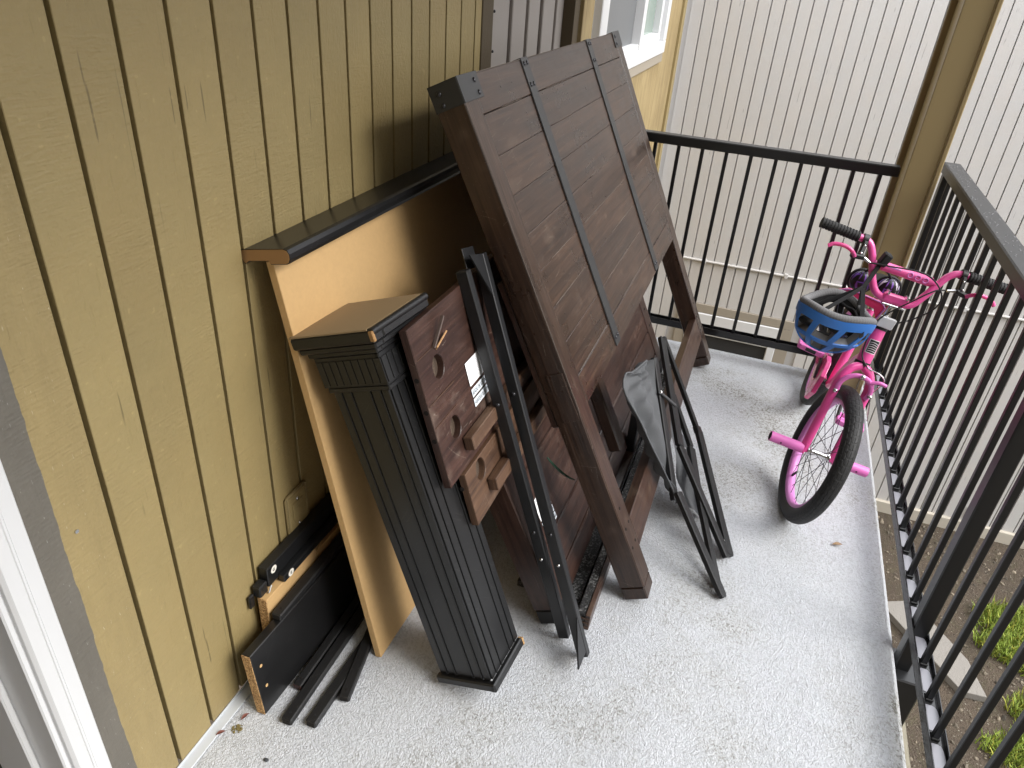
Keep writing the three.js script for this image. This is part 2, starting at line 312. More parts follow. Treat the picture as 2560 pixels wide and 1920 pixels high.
{ // door casing at the near end
  const t = thing('door_frame', 'white painted door casing and jamb beside the taupe band', 'door frame');
  obj('casing', [cb(0.001, 0.012, 0, 2.2, -0.528, -0.5, 0.002), cb(0.001, 0.02, 0, 2.2, -0.5, -0.492, 0.003), cb(0.001, 0.03, 0, 2.2, -0.492, -0.462, 0.005)], M.white, t);
  obj('jamb', [cb(-0.14, 0.02, 0.0005, 2.2, -0.462, -0.45, 0.003), cb(-0.14, -0.045, 0.021, 2.2, -0.4495, -0.437, 0.003)], M.white, t);
  obj('threshold', cb(-0.14, 0.05, 0.0005, 0.02, -0.4495, 0.449, 0.002), mat(0.3, 0.29, 0.27, 0.4, { metalness: 0.6 }), t);
  obj('jamb', cb(-0.14, 0.02, 0.021, 2.2, 0.45, 0.462, 0.003), M.white, t);
  obj('header', cb(-0.14, 0.03, 2.2, 2.3, -0.528, 0.55, 0.003), M.white, t);
}
{ // the room behind the doorway, lit only through it
  const plaster = mat(0.5, 0.46, 0.41, 0.85);
  struct('room_floor', cb(-2.6, -0.141, -0.02, 0.004, -1.2, 1.25, 0.001), mat(0.12, 0.095, 0.075, 0.95));
  struct('room_wall', [cb(-2.7, -2.601, -0.02, 2.46, -1.3, 1.35, 0.001), cb(-2.6, -0.14, -0.02, 2.46, -1.3, -1.201, 0.001), cb(-2.6, -0.14, -0.02, 2.46, 1.251, 1.35, 0.001)], plaster);
  struct('room_ceiling', cb(-2.7, -0.31, 2.461, 2.55, -1.3, 1.35, 0.001), plaster);
  tag(obj('door_side_wall', cb(-0.13, 0, 0.008, 2.455, 0.463, 1.249, 0.001), M.olive), 'olive wall on the hidden side of the doorway', 'wall');
}
{ // recess with grey panel, then the far stretch of olive wall
  const t = thing('ribbed_panel', 'grey vertical ribbed panel set back between the olive walls', 'panel');
  obj('backing', cb(-0.09, -0.07, 0.0, 2.46, -3.5, -2.3, 0.001), M.greyPanelDark, t);
  const ed = [[-2.485, -2.62], [-2.672, -2.799], [-2.848, -2.961], [-3.02, -3.156], [-3.201, -3.346]];
  for (const [a, b] of ed) { obj('board', cb(-0.07, -0.055, 0, 2.455, b, a, 0.003), M.greyPanel, t); obj('rib', cb(-0.07, -0.061, 0, 2.455, b - 0.03, b - 0.012, 0.002), M.greyPanel, t); }
  obj('edge_strip', cb(-0.055, -0.048, 0, 2.455, -2.49, -2.44, 0.002), M.greyPanel, t);
  for (const y of [1.3, 1.42, 1.1]) obj('screw', ball(V(-0.047, y, -2.47), 0.005, 8), M.rivet, t);
}
tag(obj('corner_shade_strip', cb(-0.13, 0.004, 0, 2.455, -2.333, -2.247, 0.002), M.darkBrown), 'dark brown strip painted as the shaded corner of the near olive wall', 'painted shade');  // shade of the wall corner, painted as a dark brown strip
{
  const t = thing('outer_wall', 'yellow olive plank wall with a white window beyond the balcony end', 'wall');
  obj('recess_shade_strip', cb(-0.13, -0.004, -2.9, 2.6, -3.37, -3.29, 0.002), M.darkBrown, t);  // dark brown strip paints the shadow of the recess opening
  obj('trim_board', cb(-0.1, 0.012, -2.9, 2.6, -3.5, -3.375, 0.002, 1), M.yellowWood, t);
  obj('trim_board', cb(-0.1, 0.006, -2.9, 2.6, -3.575, -3.512, 0.002, 1), M.yellowWood, t);
  obj('wall_below_window', cb(-0.1, 0, -2.9, 1.0, -5.62, -3.58, 0.002, 1), M.yellowWood, t);
  obj('wall_beside_window', cb(-0.1, 0, -2.9, 2.6, -6.3, -5.625, 0.002, 1), M.yellowWood, t);
  obj('wall_over_window', cb(-0.1, 0, 2.3, 2.6, -5.62, -3.58, 0.002, 1), M.yellowWood, t);
  obj('corner_trim', cb(-0.1, 0.02, -2.9, 2.6, -6.42, -6.305, 0.003, 1), M.olive, t);
  const w = obj('window', [cb(-0.06, 0.03, 1.06, 1.14, -5.6, -3.64, 0.004), cb(-0.06, 0.03, 2.2, 2.29, -5.6, -3.64, 0.004), cb(-0.06, 0.03, 1.14, 2.2, -3.76, -3.64, 0.004), cb(-0.06, 0.03, 1.14, 2.2, -5.6, -5.5, 0.004)], M.white, t);
  obj('sash', [cb(-0.05, 0.012, 1.14, 1.17, -4.72, -3.762, 0.003), cb(-0.05, 0.012, 1.17, 2.2, -3.85, -3.762, 0.003), cb(-0.05, 0.018, 1.14, 2.2, -4.8, -4.72, 0.003)], M.white, w);
  obj('sash', [cb(-0.055, 0.0, 1.14, 1.19, -5.498, -4.802, 0.003), cb(-0.055, 0.0, 1.19, 2.2, -5.498, -5.43, 0.003)], M.white, w);
  obj('insect_screen', cb(-0.04, -0.034, 1.17, 2.2, -4.72, -3.85, 0.001), M.screen, w);
  obj('pane', cb(-0.05, -0.044, 1.19, 2.2, -5.43, -4.8, 0.001), M.glassGreen, w);
  obj('sill', cb(0.001, 0.022, 1.0, 1.058, -5.6, -3.6, 0.003), M.taupe, t);
}
tag(obj('light_blocking_wall', cb(1.8, 11, -2.9, 5.6, 2.6, 3.0, 0.002), M.taupe), 'plain taupe wall added out of view to block sky light', 'wall');  // unseen wall, added to cut the sky light coming from behind the camera
tag(obj('added_end_wall', cb(-0.13, 1.75, -2.9, 2.45, 1.25, 1.4, 0.002), M.olive), 'plain olive wall added behind the camera to shade the balcony', 'wall');  // unseen wall, added so that faces turned to the camera stay dark
// ---------------------------------------------------------------- pale building across the gap
{
  const Z = -6.57, t = thing('neighbouring_wall', 'pale grey grooved siding wall of the building across the gap', 'wall');
  obj('backing', cb(-0.2, 7.0, -2.9, 3.6, Z - 0.2, Z - 0.0285, 0.001), M.paleGroove, t);
  const wx0 = 0.41, wx1 = 1.46, wy1 = -1.127;
  for (let k = -1; k < 62; k++) {
    const a = 0.031 + 0.1005 * k + 0.0045, b = a + 0.1005 - 0.009; if (a < 0.0) continue;
    obj('plank', cb(a, b, b > wx0 && a < wx1 ? wy1 : -2.775, 3.55, Z - 0.028, Z, 0.001, 0), M.paleWall, t);
  }
  obj('plinth', cb(-0.1, 7.0, -2.93, -2.776, Z - 0.01, Z + 0.035, 0.006), M.plinth, t);
  obj('head_trim', cb(wx0, wx1, wy1 - 0.085, wy1 - 0.001, Z - 0.01, Z + 0.02, 0.002), M.taupe, t);
  obj('side_trim', cb(wx0, wx0 + 0.09, -2.7, wy1 - 0.087, Z - 0.01, Z + 0.02, 0.002), M.taupe, t);
  obj('side_trim', cb(wx1 - 0.11, wx1, -2.7, wy1 - 0.087, Z - 0.01, Z + 0.02, 0.002), M.taupe, t);
  const w = obj('window', [cb(0.502, 1.348, wy1 - 0.28, wy1 - 0.088, Z - 0.03, Z + 0.03, 0.006), cb(0.502, 0.57, -2.5, wy1 - 0.282, Z - 0.03, Z + 0.03, 0.006), cb(1.275, 1.348, -2.5, wy1 - 0.282, Z - 0.03, Z + 0.03, 0.006)], M.white, t);
  obj('sash', [cb(0.57, 1.275, wy1 - 0.225, wy1 - 0.2, Z + 0.03, Z + 0.036, 0.002), cb(0.572, 1.273, wy1 - 0.31, wy1 - 0.285, Z - 0.03, Z + 0.012, 0.003)], M.white, w);
  obj('pane', cb(0.572, 1.273, -2.5, wy1 - 0.312, Z - 0.02, Z - 0.012, 0.001), M.glassDark, w);
  const c = thing('wall_conduit', 'thin pale conduit running level across the grey siding wall', 'conduit');
  obj('pipe', cyl(V(0.02, -0.712, Z + 0.013), V(6.5, -0.712, Z + 0.013), 0.0115, 0.0115, 10), M.paleWall, c);
  for (let x = 0.55; x < 6.4; x += 0.72) obj('clip', cb(x - 0.014, x + 0.014, -0.732, -0.692, Z + 0.001, Z + 0.03, 0.002), M.paleWall, c);
  const h = thing('hose_tap', 'small chrome hose tap low on the grey siding wall', 'tap', [3.46, -2.68, Z]);
  obj('backplate', cb(-0.05, 0.05, -0.06, 0.06, 0.001, 0.012, 0.003), M.greyPanel, h);
  obj('spout', tube([V(0, 0, 0.01), V(0, 0.01, 0.05), V(0, -0.03, 0.08)], 0.013, 12, 8), M.steel, h);
  obj('handle', new THREE.TorusGeometry(0.025, 0.006, 6, 14).translate(0, 0.035, 0.045), M.steel, h);
}
// ---------------------------------------------------------------- garden below
{
  const slab = (pts, x, z, a, label) => { const g = prism(pts, 0.05, 0.006).rotateX(-Math.PI / 2).rotateY(a).translate(x, GY + 0.004, z); tag(obj('stepping_slab', uvm(g, 0), mat(0.22, 0.205, 0.185, 0.8, { bumpMap: sidingBump, bumpScale: 0.006 })), label, 'paving slab'); };
  slab([[-0.45, -0.13], [0.42, -0.12], [0.5, 0.02], [0.2, 0.14], [-0.4, 0.15]], 2.98, -4.88, -0.95, 'long pale stepping slab lying in the brown earth');
  struct('garden_path', uvm(new THREE.BoxGeometry(1.1, 0.06, 5).translate(2.15, GY + 0.02, -2.1), 0), mat(0.22, 0.2, 0.15, 0.85, { bumpMap: sidingBump, bumpScale: 0.008 }));
  const blade = new THREE.BufferGeometry();
  blade.setAttribute('position', new THREE.Float32BufferAttribute([-0.004, 0, 0, 0.004, 0, 0, 0.003, 0.05, 0.01, -0.004, 0, 0, 0.003, 0.05, 0.01, -0.003, 0.05, 0.01, -0.003, 0.05, 0.01, 0.003, 0.05, 0.01, 0.0, 0.085, 0.035], 3)); blade.computeVertexNormals();
  const m = mat(0.2, 0.27, 0.04, 0.7, { side: THREE.DoubleSide }), N = 60000, im = new THREE.InstancedMesh(blade, m, N), q = new THREE.Object3D(), col = new THREE.Color();
  for (let i = 0; i < N; i++) {
    let x, z; do { x = 3.15 + 2.2 * rnd(); z = -6.3 + 3.5 * rnd(); } while (x < 3.42 + 0.16 * Math.sin(z * 5) + 0.1 * Math.sin(z * 13 + 1) + (z < -5.3 ? (-5.3 - z) * 0.9 : 0) + rnd() * rnd() * 0.25);
    q.position.set(x, GY, z); q.rotation.set(rr(-0.5, 0.5), rr(0, 6.28), rr(-0.5, 0.5)); const s = rr(0.6, 1.5); q.scale.set(s, s * rr(0.6, 1.2), s); q.updateMatrix(); im.setMatrixAt(i, q.matrix);
    const k = rr(0.6, 1.35), yl = rnd() < 0.25 ? 1.35 : 1; im.setColorAt(i, col.setRGB(k * yl, k, k * 0.9));
  }
  im.name = 'grass'; im.castShadow = im.receiveShadow = true; im.userData = { kind: 'stuff', label: 'bright green grass growing beyond the bare earth', category: 'grass' }; scene.add(im);
  const peb = new THREE.IcosahedronGeometry(1, 0), pm = mat(0.16, 0.14, 0.115, 0.8), ip = new THREE.InstancedMesh(peb, pm, 2600);
  for (let i = 0; i < 2600; i++) { q.position.set(rr(1.7, 4.2), GY + 0.002, rr(-6.5, -2.6)); q.rotation.set(rr(0, 3), rr(0, 3), rr(0, 3)); const s = 0.004 + 0.016 * rnd() ** 3; q.scale.set(s * rr(0.8, 1.8), s * 0.7, s); q.updateMatrix(); ip.setMatrixAt(i, q.matrix); const k = rr(0.25, 1.6); ip.setColorAt(i, col.setRGB(k, k * 0.95, k * 0.85)); }
  ip.name = 'gravel'; ip.castShadow = ip.receiveShadow = true; ip.userData = { kind: 'stuff', label: 'small pale gravel scattered on the brown earth', category: 'gravel' }; scene.add(ip);
  const tuft = new THREE.InstancedMesh(blade, mat(0.16, 0.18, 0.05, 0.8, { side: THREE.DoubleSide }), 260);
  for (let i = 0; i < 260; i++) { const a = rr(0, 6.28), r = 0.16 * Math.sqrt(rnd()); q.position.set(2.3 + r * Math.cos(a), GY + 0.05, -4.25 + r * Math.sin(a) * 1.4); q.rotation.set(rr(-0.7, 0.7), rr(0, 6), rr(-0.7, 0.7)); const s = rr(1, 2.6); q.scale.set(s, s, s); q.updateMatrix(); tuft.setMatrixAt(i, q.matrix); tuft.setColorAt(i, col.setRGB(1, 1, 1)); }
  tuft.name = 'weed_tuft'; tuft.userData = { kind: 'stuff', label: 'straggly weed tuft beside the deck edge', category: 'weeds' }; scene.add(tuft);
}
// ---------------------------------------------------------------- railings and post
{
  const t = thing('balcony_railing', 'black metal picket railing along the open long side of the balcony', 'railing', [1.585, 0, -1.7], 'black metal balcony railings');
  const L = (x0, x1, y0, y1, z0, z1, c) => into(t, cb(x0, x1, y0, y1, z0, z1, c));
  obj('top_rail', L(1.56, 1.625, 0.944, 0.985, -3.4, 0.9, 0.004), M.blackMetal, t);
  obj('bottom_rail', [L(1.56, 1.609, 0.062, 0.066, -3.4, 0.9, 0.0005), L(1.56, 1.5635, 0.066, 0.096, -3.4, 0.9, 0.0008), L(1.6055, 1.609, 0.066, 0.08, -3.4, 0.9, 0.0008)], M.wetMetal, t);
  const paleGrey = mat(0.22, 0.22, 0.245, 0.28);
  for (let k = -14; k <= 15; k++) {
    const z = -1.7 + 0.1132 * k; if (k === 0 || z < -3.33) continue;
    const pk = obj('picket', L(1.577, 1.592, 0.0662, 0.944, z - 0.0075, z + 0.0075, 0.0015), M.blackMetal, t);
    obj('picket_foot', L(1.5745, 1.5945, 0.0662, 0.075, z - 0.01, z + 0.01, 0.003), M.blackMetal, pk);
  }
  { const gs = []; for (let k = 0; k < 150; k++) gs.push(new THREE.SphereGeometry(1, 6, 4, 0, 6.2832, 0, 1.5708).scale(rr(0.0015, 0.0035), 0.0012, rr(0.0015, 0.004)).translate(rr(1.566, 1.619), 0.9851, rr(-3.35, -1.2))); const d = obj('rain_drops', gs.map((g) => into(t, g)), phys(0.03, 0.03, 0.03, 0.05, { clearcoat: 1 }), t); d.userData.kind = 'stuff'; }
  for (let k = -14; k <= 15; k++) { // pale rounded patch in each bay of the channel
    const z = -1.7 + 0.1132 * (k + 0.5); if (z < -3.33) continue; const w = rr(0.0165, 0.0195), l = rr(0.034, 0.041), o = rr(-0.004, 0.004), pts = [];
    for (let i = 0; i < 22; i++) { const a = i / 22 * 6.2832, e = 0.55; pts.push([1.5845 + w * Math.sign(Math.cos(a)) * Math.abs(Math.cos(a)) ** e, -(z + o + l * Math.sign(Math.sin(a)) * Math.abs(Math.sin(a)) ** 0.8)]); }
    obj('pale_patch', into(t, prism(pts, 0.0008).rotateX(-Math.PI / 2).translate(0, 0.0664, 0)), paleGrey, t);
  }
  for (const z of [-1.7, -3.35]) obj('post', L(1.564, 1.604, -0.35, 0.944, z - 0.021, z + 0.021, 0.003), M.blackMetal, t);
  obj('post_bracket', L(1.546, 1.64, -0.33, -0.07, -1.76, -1.64, 0.004), M.blackMetal, t);
}
{
  const t = thing('balcony_railing', 'shorter black metal picket railing across the far end of the balcony', 'railing', [0.7, 0, -3.29], 'black metal balcony railings');
  const L = (x0, x1, y0, y1, z0, z1, c) => into(t, cb(x0, x1, y0, y1, z0, z1, c));
  obj('top_rail', L(0.03, 1.398, 0.924, 0.964, -3.32, -3.268, 0.004), M.blackMetal, t);
  obj('bottom_rail', [L(0.03, 1.398, 0.085, 0.089, -3.312, -3.27, 0.0005), L(0.03, 1.398, 0.089, 0.118, -3.2735, -3.27, 0.0008), L(0.03, 1.398, 0.089, 0.118, -3.312, -3.3085, 0.0008)], M.wetMetal, t);
  for (let k = -3; k < 10; k++) obj('picket', L(0.42 + 0.1016 * k - 0.0077, 0.42 + 0.1016 * k + 0.0077, 0.0892, 0.924, -3.298, -3.283, 0.0015), M.blackMetal, t);
}
{
  const t = thing('steel_post', 'olive brown painted steel corner post holding up the roof', 'post', [1.455, 0, -3.2]);
  const L = (x0, x1, z0, z1, c) => into(t, cb(x0, x1, -2.9, 2.46, z0, z1, c));
  obj('front_flange', L(1.402, 1.498, -3.172, -3.16, 0.003), M.postPaint, t);
  obj('flange_lip', L(1.5, 1.517, -3.19, -3.15, 0.003), M.postPaint, t);
  obj('web', L(1.425, 1.442, -3.452, -3.172, 0.002), M.postPaint, t);
  obj('back_flange', L(1.402, 1.5, -3.466, -3.452, 0.003), M.postPaint, t);
}

// ---------------------------------------------------------------- bed frames
const axes = (psi, th) => { const u = V(Math.sin(psi), 0, -Math.cos(psi)), h = V(Math.cos(psi), 0, Math.sin(psi)), y = V(0, 1, 0);
  return [u, h.clone().multiplyScalar(-Math.sin(th)).addScaledVector(y, Math.cos(th)), h.clone().multiplyScalar(Math.cos(th)).addScaledVector(y, Math.sin(th))]; };
const pick = (a) => a[Math.floor(rnd() * a.length)];
{ // headboard
  const t = frame(thing('headboard', 'tall dark brown wooden headboard with two grey metal straps, leaning back', 'headboard', [0.806, 0.001, -1.543]), ...axes(-0.007, 0.452));
  const W = 1.598, H = 1.463, D = 0.073, lw = 0.075;
  for (const a of [0, W - lw]) {
    const leg = obj('leg', cb(a, a + lw, 0.044, H, 0, D, 0.003, 1), woodDark[0], t);
    obj('foot', cb(a + 0.001, a + lw - 0.001, 0, 0.0425, 0.001, D - 0.001, 0.003, 1), woodDark[1], leg);
    for (const [u, v] of [[0.028, 0.3], [0.02, 0.235], [0.055, 0.235], [0.02, 0.17], [0.055, 0.17]]) obj('bolt_hole', new THREE.CylinderGeometry(0.0045, 0.0045, 0.001, 12).rotateX(Math.PI / 2).translate(a + u, v, D + 0.0002), M.hole, leg);
  }
  obj('top_rail', cb(lw + 0.001, W - lw - 0.001, 1.3725, H - 0.0005, 0.004, D - 0.0005, 0.002, 0), woodDark[0], t);
  obj('bottom_rail', cb(lw + 0.001, W - lw - 0.001, 0.61, 0.692, 0.004, D - 0.0005, 0.002, 0), woodDark[2], t);
  const vs = [0.6935, 0.79, 0.885, 0.985, 1.08, 1.178, 1.275, 1.371];
  for (let k = 0; k + 1 < vs.length; k++) obj('plank', cb(lw + 0.0015, W - lw - 0.0015, vs[k] + 0.0003, vs[k + 1] - 0.0003, 0.014, D - 0.0012 - rnd() * 0.0008, 0.0011, 0), woodDark[k % 3 === 1 ? 1 : k % 3 === 2 ? 2 : 0], t);
  const worn = mat(0.15, 0.125, 0.105, 0.8);
  for (const v of vs) for (const [a, b] of [[0.085, 0.405], [0.48, 1.085], [1.16, 1.51]]) if (rnd() < 0.75) { const L = (b - a) * rr(0.25, 0.95), x = rr(a, b - L); obj('worn_edge', cb(x, x + L, v + 0.0004, v + 0.0016, D - 0.0024, D - 0.0006, 0.0003, 0), worn, t); }
  obj('worn_edge', cb(0.02, 1.55, H - 0.0012, H + 0.0003, D - 0.0014, D + 0.0003, 0.0003, 0), worn, t);
  obj('worn_edge', cb(0.0002, 0.0013, 0.62, 1.405, D - 0.0012, D + 0.0003, 0.0003, 1), worn, t);
  obj('lower_rail', cb(lw + 0.001, W - lw - 0.001, 0.135, 0.235, 0.04, D - 0.001, 0.002, 0), woodRed[1], t);
  obj('back_panel', cb(lw + 0.003, W - lw - 0.003, 0.615, H - 0.01, 0.006, 0.0135, 0.001, 0), woodDark[1], t);
  const strapM = mat(0.024, 0.025, 0.027, 0.4);
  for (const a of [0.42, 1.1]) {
    obj('strap_shade_line', cb(a - 0.004, a + 0.045, 0.616, H + 0.0005, D - 0.0002, D + 0.001, 0.0003), M.hole, t);  // black strip paints the shadow gap along the strap edge
    const s = obj('strap', [cb(a, a + 0.05, 0.615, H + 0.002, D, D + 0.003, 0.0008), cb(a, a + 0.05, H, H + 0.003, 0.0, D, 0.0008)], strapM, t);
    for (const v of [1.45, 1.395, 0.64]) for (const q of [0.013, 0.036]) obj('rivet', new THREE.SphereGeometry(0.0062, 10, 6).scale(1, 1, 0.6).translate(a + q, v, D + 0.0035), M.rivet, s);
  }
  for (const [a, b, so] of [[-0.003, 0.108, -0.003], [W - 0.108, W + 0.003, W]]) {
    const s = obj('corner_plate', [cb(a, b, 1.408, H + 0.003, D, D + 0.003, 0.0008), cb(so, so + 0.003, 1.408, H + 0.003, -0.001, D, 0.0008), cb(a, b, H, H + 0.003, -0.001, D, 0.0008)], strapM, t);
    for (const [x, y] of [[0.82, 1.448], [0.86, 1.42]]) obj('rivet', new THREE.SphereGeometry(0.0062, 10, 6).scale(1, 1, 0.6).translate(a < 0 ? b - (1 - x) * 0.1 - 0.008 : a + (1 - x) * 0.1 + 0.008, y, D + 0.0035), M.rivet, s);
    if (a < 0) for (const [n, y] of [[0.022, 1.445], [0.022, 1.42]]) obj('rivet', new THREE.SphereGeometry(0.0058, 10, 6).scale(0.6, 1, 1).translate(-0.0035, y, n), M.rivet, s);
  }
  obj('back_batten', cb(0.004, 0.03, 0.585, 1.0, -0.02, -0.0005, 0.006, 1), woodRed[0], t);
  obj('back_batten', cb(0.33, 0.39, 0.3, 1.0, -0.03, 0.012, 0.006, 1), woodDark[1], t);
  obj('joint_plate', cb(-0.0022, 0.0, 0.6, 0.74, 0.02, 0.066, 0.0006, 1), woodDark[1], t);
}
const labelTex = canvasTex(512, 300, (c, w, h) => {
  c.fillStyle = '#f1f2f3'; c.fillRect(0, 0, w, h); c.fillStyle = '#555a60'; let s = 5; const r = () => (s = (s * 16807) % 2147483647) / 2147483647;
  for (let y = 22; y < h - 16; y += 21) { let x = 22; while (x < w - 40) { const l = 12 + r() * 46; c.globalAlpha = 0.35 + 0.4 * r(); c.fillRect(x, y, Math.min(l, w - 22 - x), 5); x += l + 8 + (r() < 0.15 ? 50 : 0); } } c.globalAlpha = 1;
});
const madeTex = (txt) => canvasTex(512, 104, (c, w, h) => { c.fillStyle = '#dfe7ee'; c.fillRect(0, 0, w, h); c.fillStyle = '#14181d'; c.font = 'bold 74px sans-serif'; c.textAlign = 'center'; c.textBaseline = 'middle'; c.save(); c.translate(w / 2, h / 2 + 3); c.scale(Math.min(1, (w - 24) / c.measureText(txt).width), 1); c.fillText(txt, 0, 0); c.restore(); });
const paper = (t) => new THREE.MeshStandardMaterial({ map: t, roughness: 0.5 });
const sheet = (u0, u1, v0, v1, n) => new THREE.PlaneGeometry(u1 - u0, v1 - v0).translate((u0 + u1) / 2, (v0 + v1) / 2, n);
const mPrint = paper(labelTex), mMade = paper(madeTex('MADE IN VIETNAM')), mFab = paper(madeTex('FABRIQUÉ AU VIETNAM'));
{ // footboard
  const t = frame(thing('footboard', 'low brown wooden footboard with a white label, behind the headboard', 'footboard', [0.608, 0.001, -1.36]), ...axes(0, 0.45));
  const W = 1.6, H = 0.9, D = 0.073, lw = 0.075;
  for (const a of [0, W - lw]) {
    const leg = obj('leg', cb(a, a + lw, 0.05, H, 0, D, 0.003, 1), woodRed[0], t);
    obj('foot', cb(a + 0.001, a + lw - 0.001, 0, 0.0485, 0.001, D - 0.001, 0.004, 1), M.blackMatte, leg);
    for (const [u, v] of [[0.035, 0.3], [0.035, 0.22], [0.06, 0.22]]) obj('bolt_hole', new THREE.CylinderGeometry(0.006, 0.006, 0.001, 12).rotateX(Math.PI / 2).translate(a + u, v, D + 0.0002), M.hole, leg);
  }
  obj('plank', cb(lw + 0.001, W - lw - 0.001, 0.03, 0.098, 0.014, D - 0.001, 0.004, 0), woodRed[0], t);
  obj('plank', cb(lw + 0.001, W - lw - 0.001, 0.101, 0.204, 0.014, D - 0.003, 0.004, 0), woodRed[0], t);
  const vs = [0.206, 0.42, 0.64, 0.88]; for (let k = 0; k < 3; k++) obj('plank', cb(lw + 0.001, W - lw - 0.001, vs[k] + 0.001, vs[k + 1] - 0.001, 0.014, D - 0.004, 0.003, 0), woodRed[0], t);
  obj('label', sheet(0.1, 0.19, 0.27, 0.335, D - 0.0035), mPrint, t);
  obj('label', sheet(0.1, 0.19, 0.244, 0.264, D - 0.0035), mMade, t);
  obj('label', sheet(0.1, 0.19, 0.22, 0.24, D - 0.0035), mFab, t);
}
{ // panel with cup holes and cleats
  const u = V(0, 0, -1), v = V(-0.28912161, 0.95729238, 0), n = V(0.95729238, 0.28912161, 0);
  const t = frame(thing('bed_panel', 'scuffed brown bed panel with cleats, finger holes and white origin labels', 'bed panel', [0.4243, 0.5815, -1.14]), u, v, n);
  const holed = (u0, u1, v0, v1, holes, T) => { const s = new THREE.Shape([[u0, v0], [u1, v0], [u1, v1], [u0, v1]].map((p) => new THREE.Vector2(...p)));
    for (const [a, b] of holes) { const h = new THREE.Path(); h.absellipse(a, b, 0.026, 0.028, 0, Math.PI * 2, true); s.holes.push(h); }
    return uvm(new THREE.ExtrudeGeometry(s, { depth: T, bevelEnabled: true, bevelSize: 0.0015, bevelThickness: 0.0015, bevelSegments: 1, curveSegments: 14 }).translate(0, 0, -T - 0.0015), 0); };
  obj('board', holed(0.0015, 0.57, 0.001, 0.37, [[0.081, 0.255], [0.084, 0.105]], 0.016), woodScuffed, t);
  obj('board', holed(0.055, 0.6, -0.139, -0.004, [[0.128, -0.034]], 0.016).translate(0, 0, 0.008), woodTan, t);
  for (const [a, b] of [[0.081, 0.255], [0.084, 0.105], [0.128, -0.034]]) obj('hole_back', new THREE.CylinderGeometry(0.034, 0.034, 0.004, 24).rotateX(Math.PI / 2).translate(a, b, b < 0 ? -0.0105 : -0.0185), M.woodWorn, t);
  obj('hole_plate', cb(0.003, 0.125, 0.198, 0.2, 0.0016, 0.0024, 0.0003), woodTan, t);
  obj('seam', cb(0.003, 0.12, 0.302, 0.3035, 0.0016, 0.0024, 0.0003), woodTan, t);
  obj('seam', cb(0.003, 0.11, 0.147, 0.1485, 0.0016, 0.0022, 0.0003), woodTan, t);
  const c1 = obj('cleat', cb(0.095, 0.56, 0.036, 0.07, 0.0018, 0.026, 0.002, 0), woodTan, t); void c1;
  obj('cleat', cb(0.14, 0.6, -0.104, -0.07, 0.0098, 0.034, 0.002, 0), woodTan, t);
  obj('splinter', bar(V(0.075, 0.3, 0.004), V(0.125, 0.352, 0.016), 0.004, 0.008, V(0, 0, 1)), mat(0.11, 0.08, 0.07, 0.7), t);
  obj('splinter', bar(V(0.085, 0.295, 0.004), V(0.135, 0.312, 0.008), 0.004, 0.01, V(0, 1, 1)), mat(0.42, 0.24, 0.11, 0.8), t);
  obj('label', sheet(0.188, 0.287, 0.15, 0.208, 0.0022), mPrint, t);
  obj('label', sheet(0.188, 0.287, 0.122, 0.142, 0.0022), mMade, t);
  obj('label', sheet(0.188, 0.287, 0.097, 0.117, 0.0022), mFab, t);
  for (const b of [0.262, 0.187, 0.118]) obj('bolt_hole', new THREE.CylinderGeometry(0.0055, 0.0055, 0.001, 12).rotateX(Math.PI / 2).translate(-0.0005, b, -0.01).applyMatrix4(new THREE.Matrix4().makeTranslation(0, 0, 0)), M.hole, t).geometry.applyMatrix4(new THREE.Matrix4().makeTranslation(0.0, -b, 0.01)).applyMatrix4(new THREE.Matrix4().makeRotationY(Math.PI / 2)).applyMatrix4(new THREE.Matrix4().makeTranslation(-0.0004, b, -0.0095));
  obj('bolt_hole', new THREE.CylinderGeometry(0.0055, 0.0055, 0.001, 12).rotateZ(Math.PI / 2).translate(0.0531, -0.04, -0.0095), M.hole, t);
}
// ---------------------------------------------------------------- mantel: raw board with black moulding
{
  const th = Math.atan2(0.212, 1.06), u = V(0.012, 0, -1).normalize(), y = V(0, 1, 0), h = V(1, 0, 0.012).normalize();
  const v = h.clone().multiplyScalar(-Math.sin(th)).addScaledVector(y, Math.cos(th)), n = h.clone().multiplyScalar(Math.cos(th)).addScaledVector(y, Math.sin(th));
  const t = frame(thing('mantel_board', 'raw tan fibreboard panel with black rounded moulding, against the wall', 'mantel', [0.246, 0.0005, -1.092]), u, v, n);
  obj('panel', cb(0, 1.25, 0, 1.062, 0, 0.018, 0.0012, 0), M.mdf, t);
  // moulding profile in (n, v), run along u
  const prof = [[-0.042, 1.072], [-0.045, 1.08], [-0.045, 1.09], [-0.04, 1.099], [0.06, 1.099], [0.068, 1.096], [0.0715, 1.088], [0.0705, 1.078], [0.066, 1.07], [0.06, 1.068], [0.022, 1.068], [0.02, 1.075], [-0.03, 1.075], [-0.038, 1.069]];
  const g = prism(prof, 1.27), m4 = new THREE.Matrix4().makeBasis(V(0, 0, 1), V(0, 1, 0), V(1, 0, 0)).setPosition(-0.012, -0.008, 0);
  g.applyMatrix4(m4); { const p = g.attributes.position, idx = []; for (let i = 0; i < p.count; i += 3) idx.push(i, i + 2, i + 1); g.setIndex(idx); }
  const gg = g.toNonIndexed(); gg.computeVertexNormals();
  obj('moulding', uvm(gg, 0), M.blackPaint, t);
  const e = prism(prof.map(([a, b]) => [a * 0.965 + 0.0005, (b - 1.084) * 0.9 + 1.084]), 0.001).applyMatrix4(new THREE.Matrix4().makeBasis(V(0, 0, 1), V(0, 1, 0), V(-1, 0, 0)).setPosition(-0.0122, -0.008, 0));
  obj('raw_end', uvm(e, 1), M.mdfEdge, t);
}
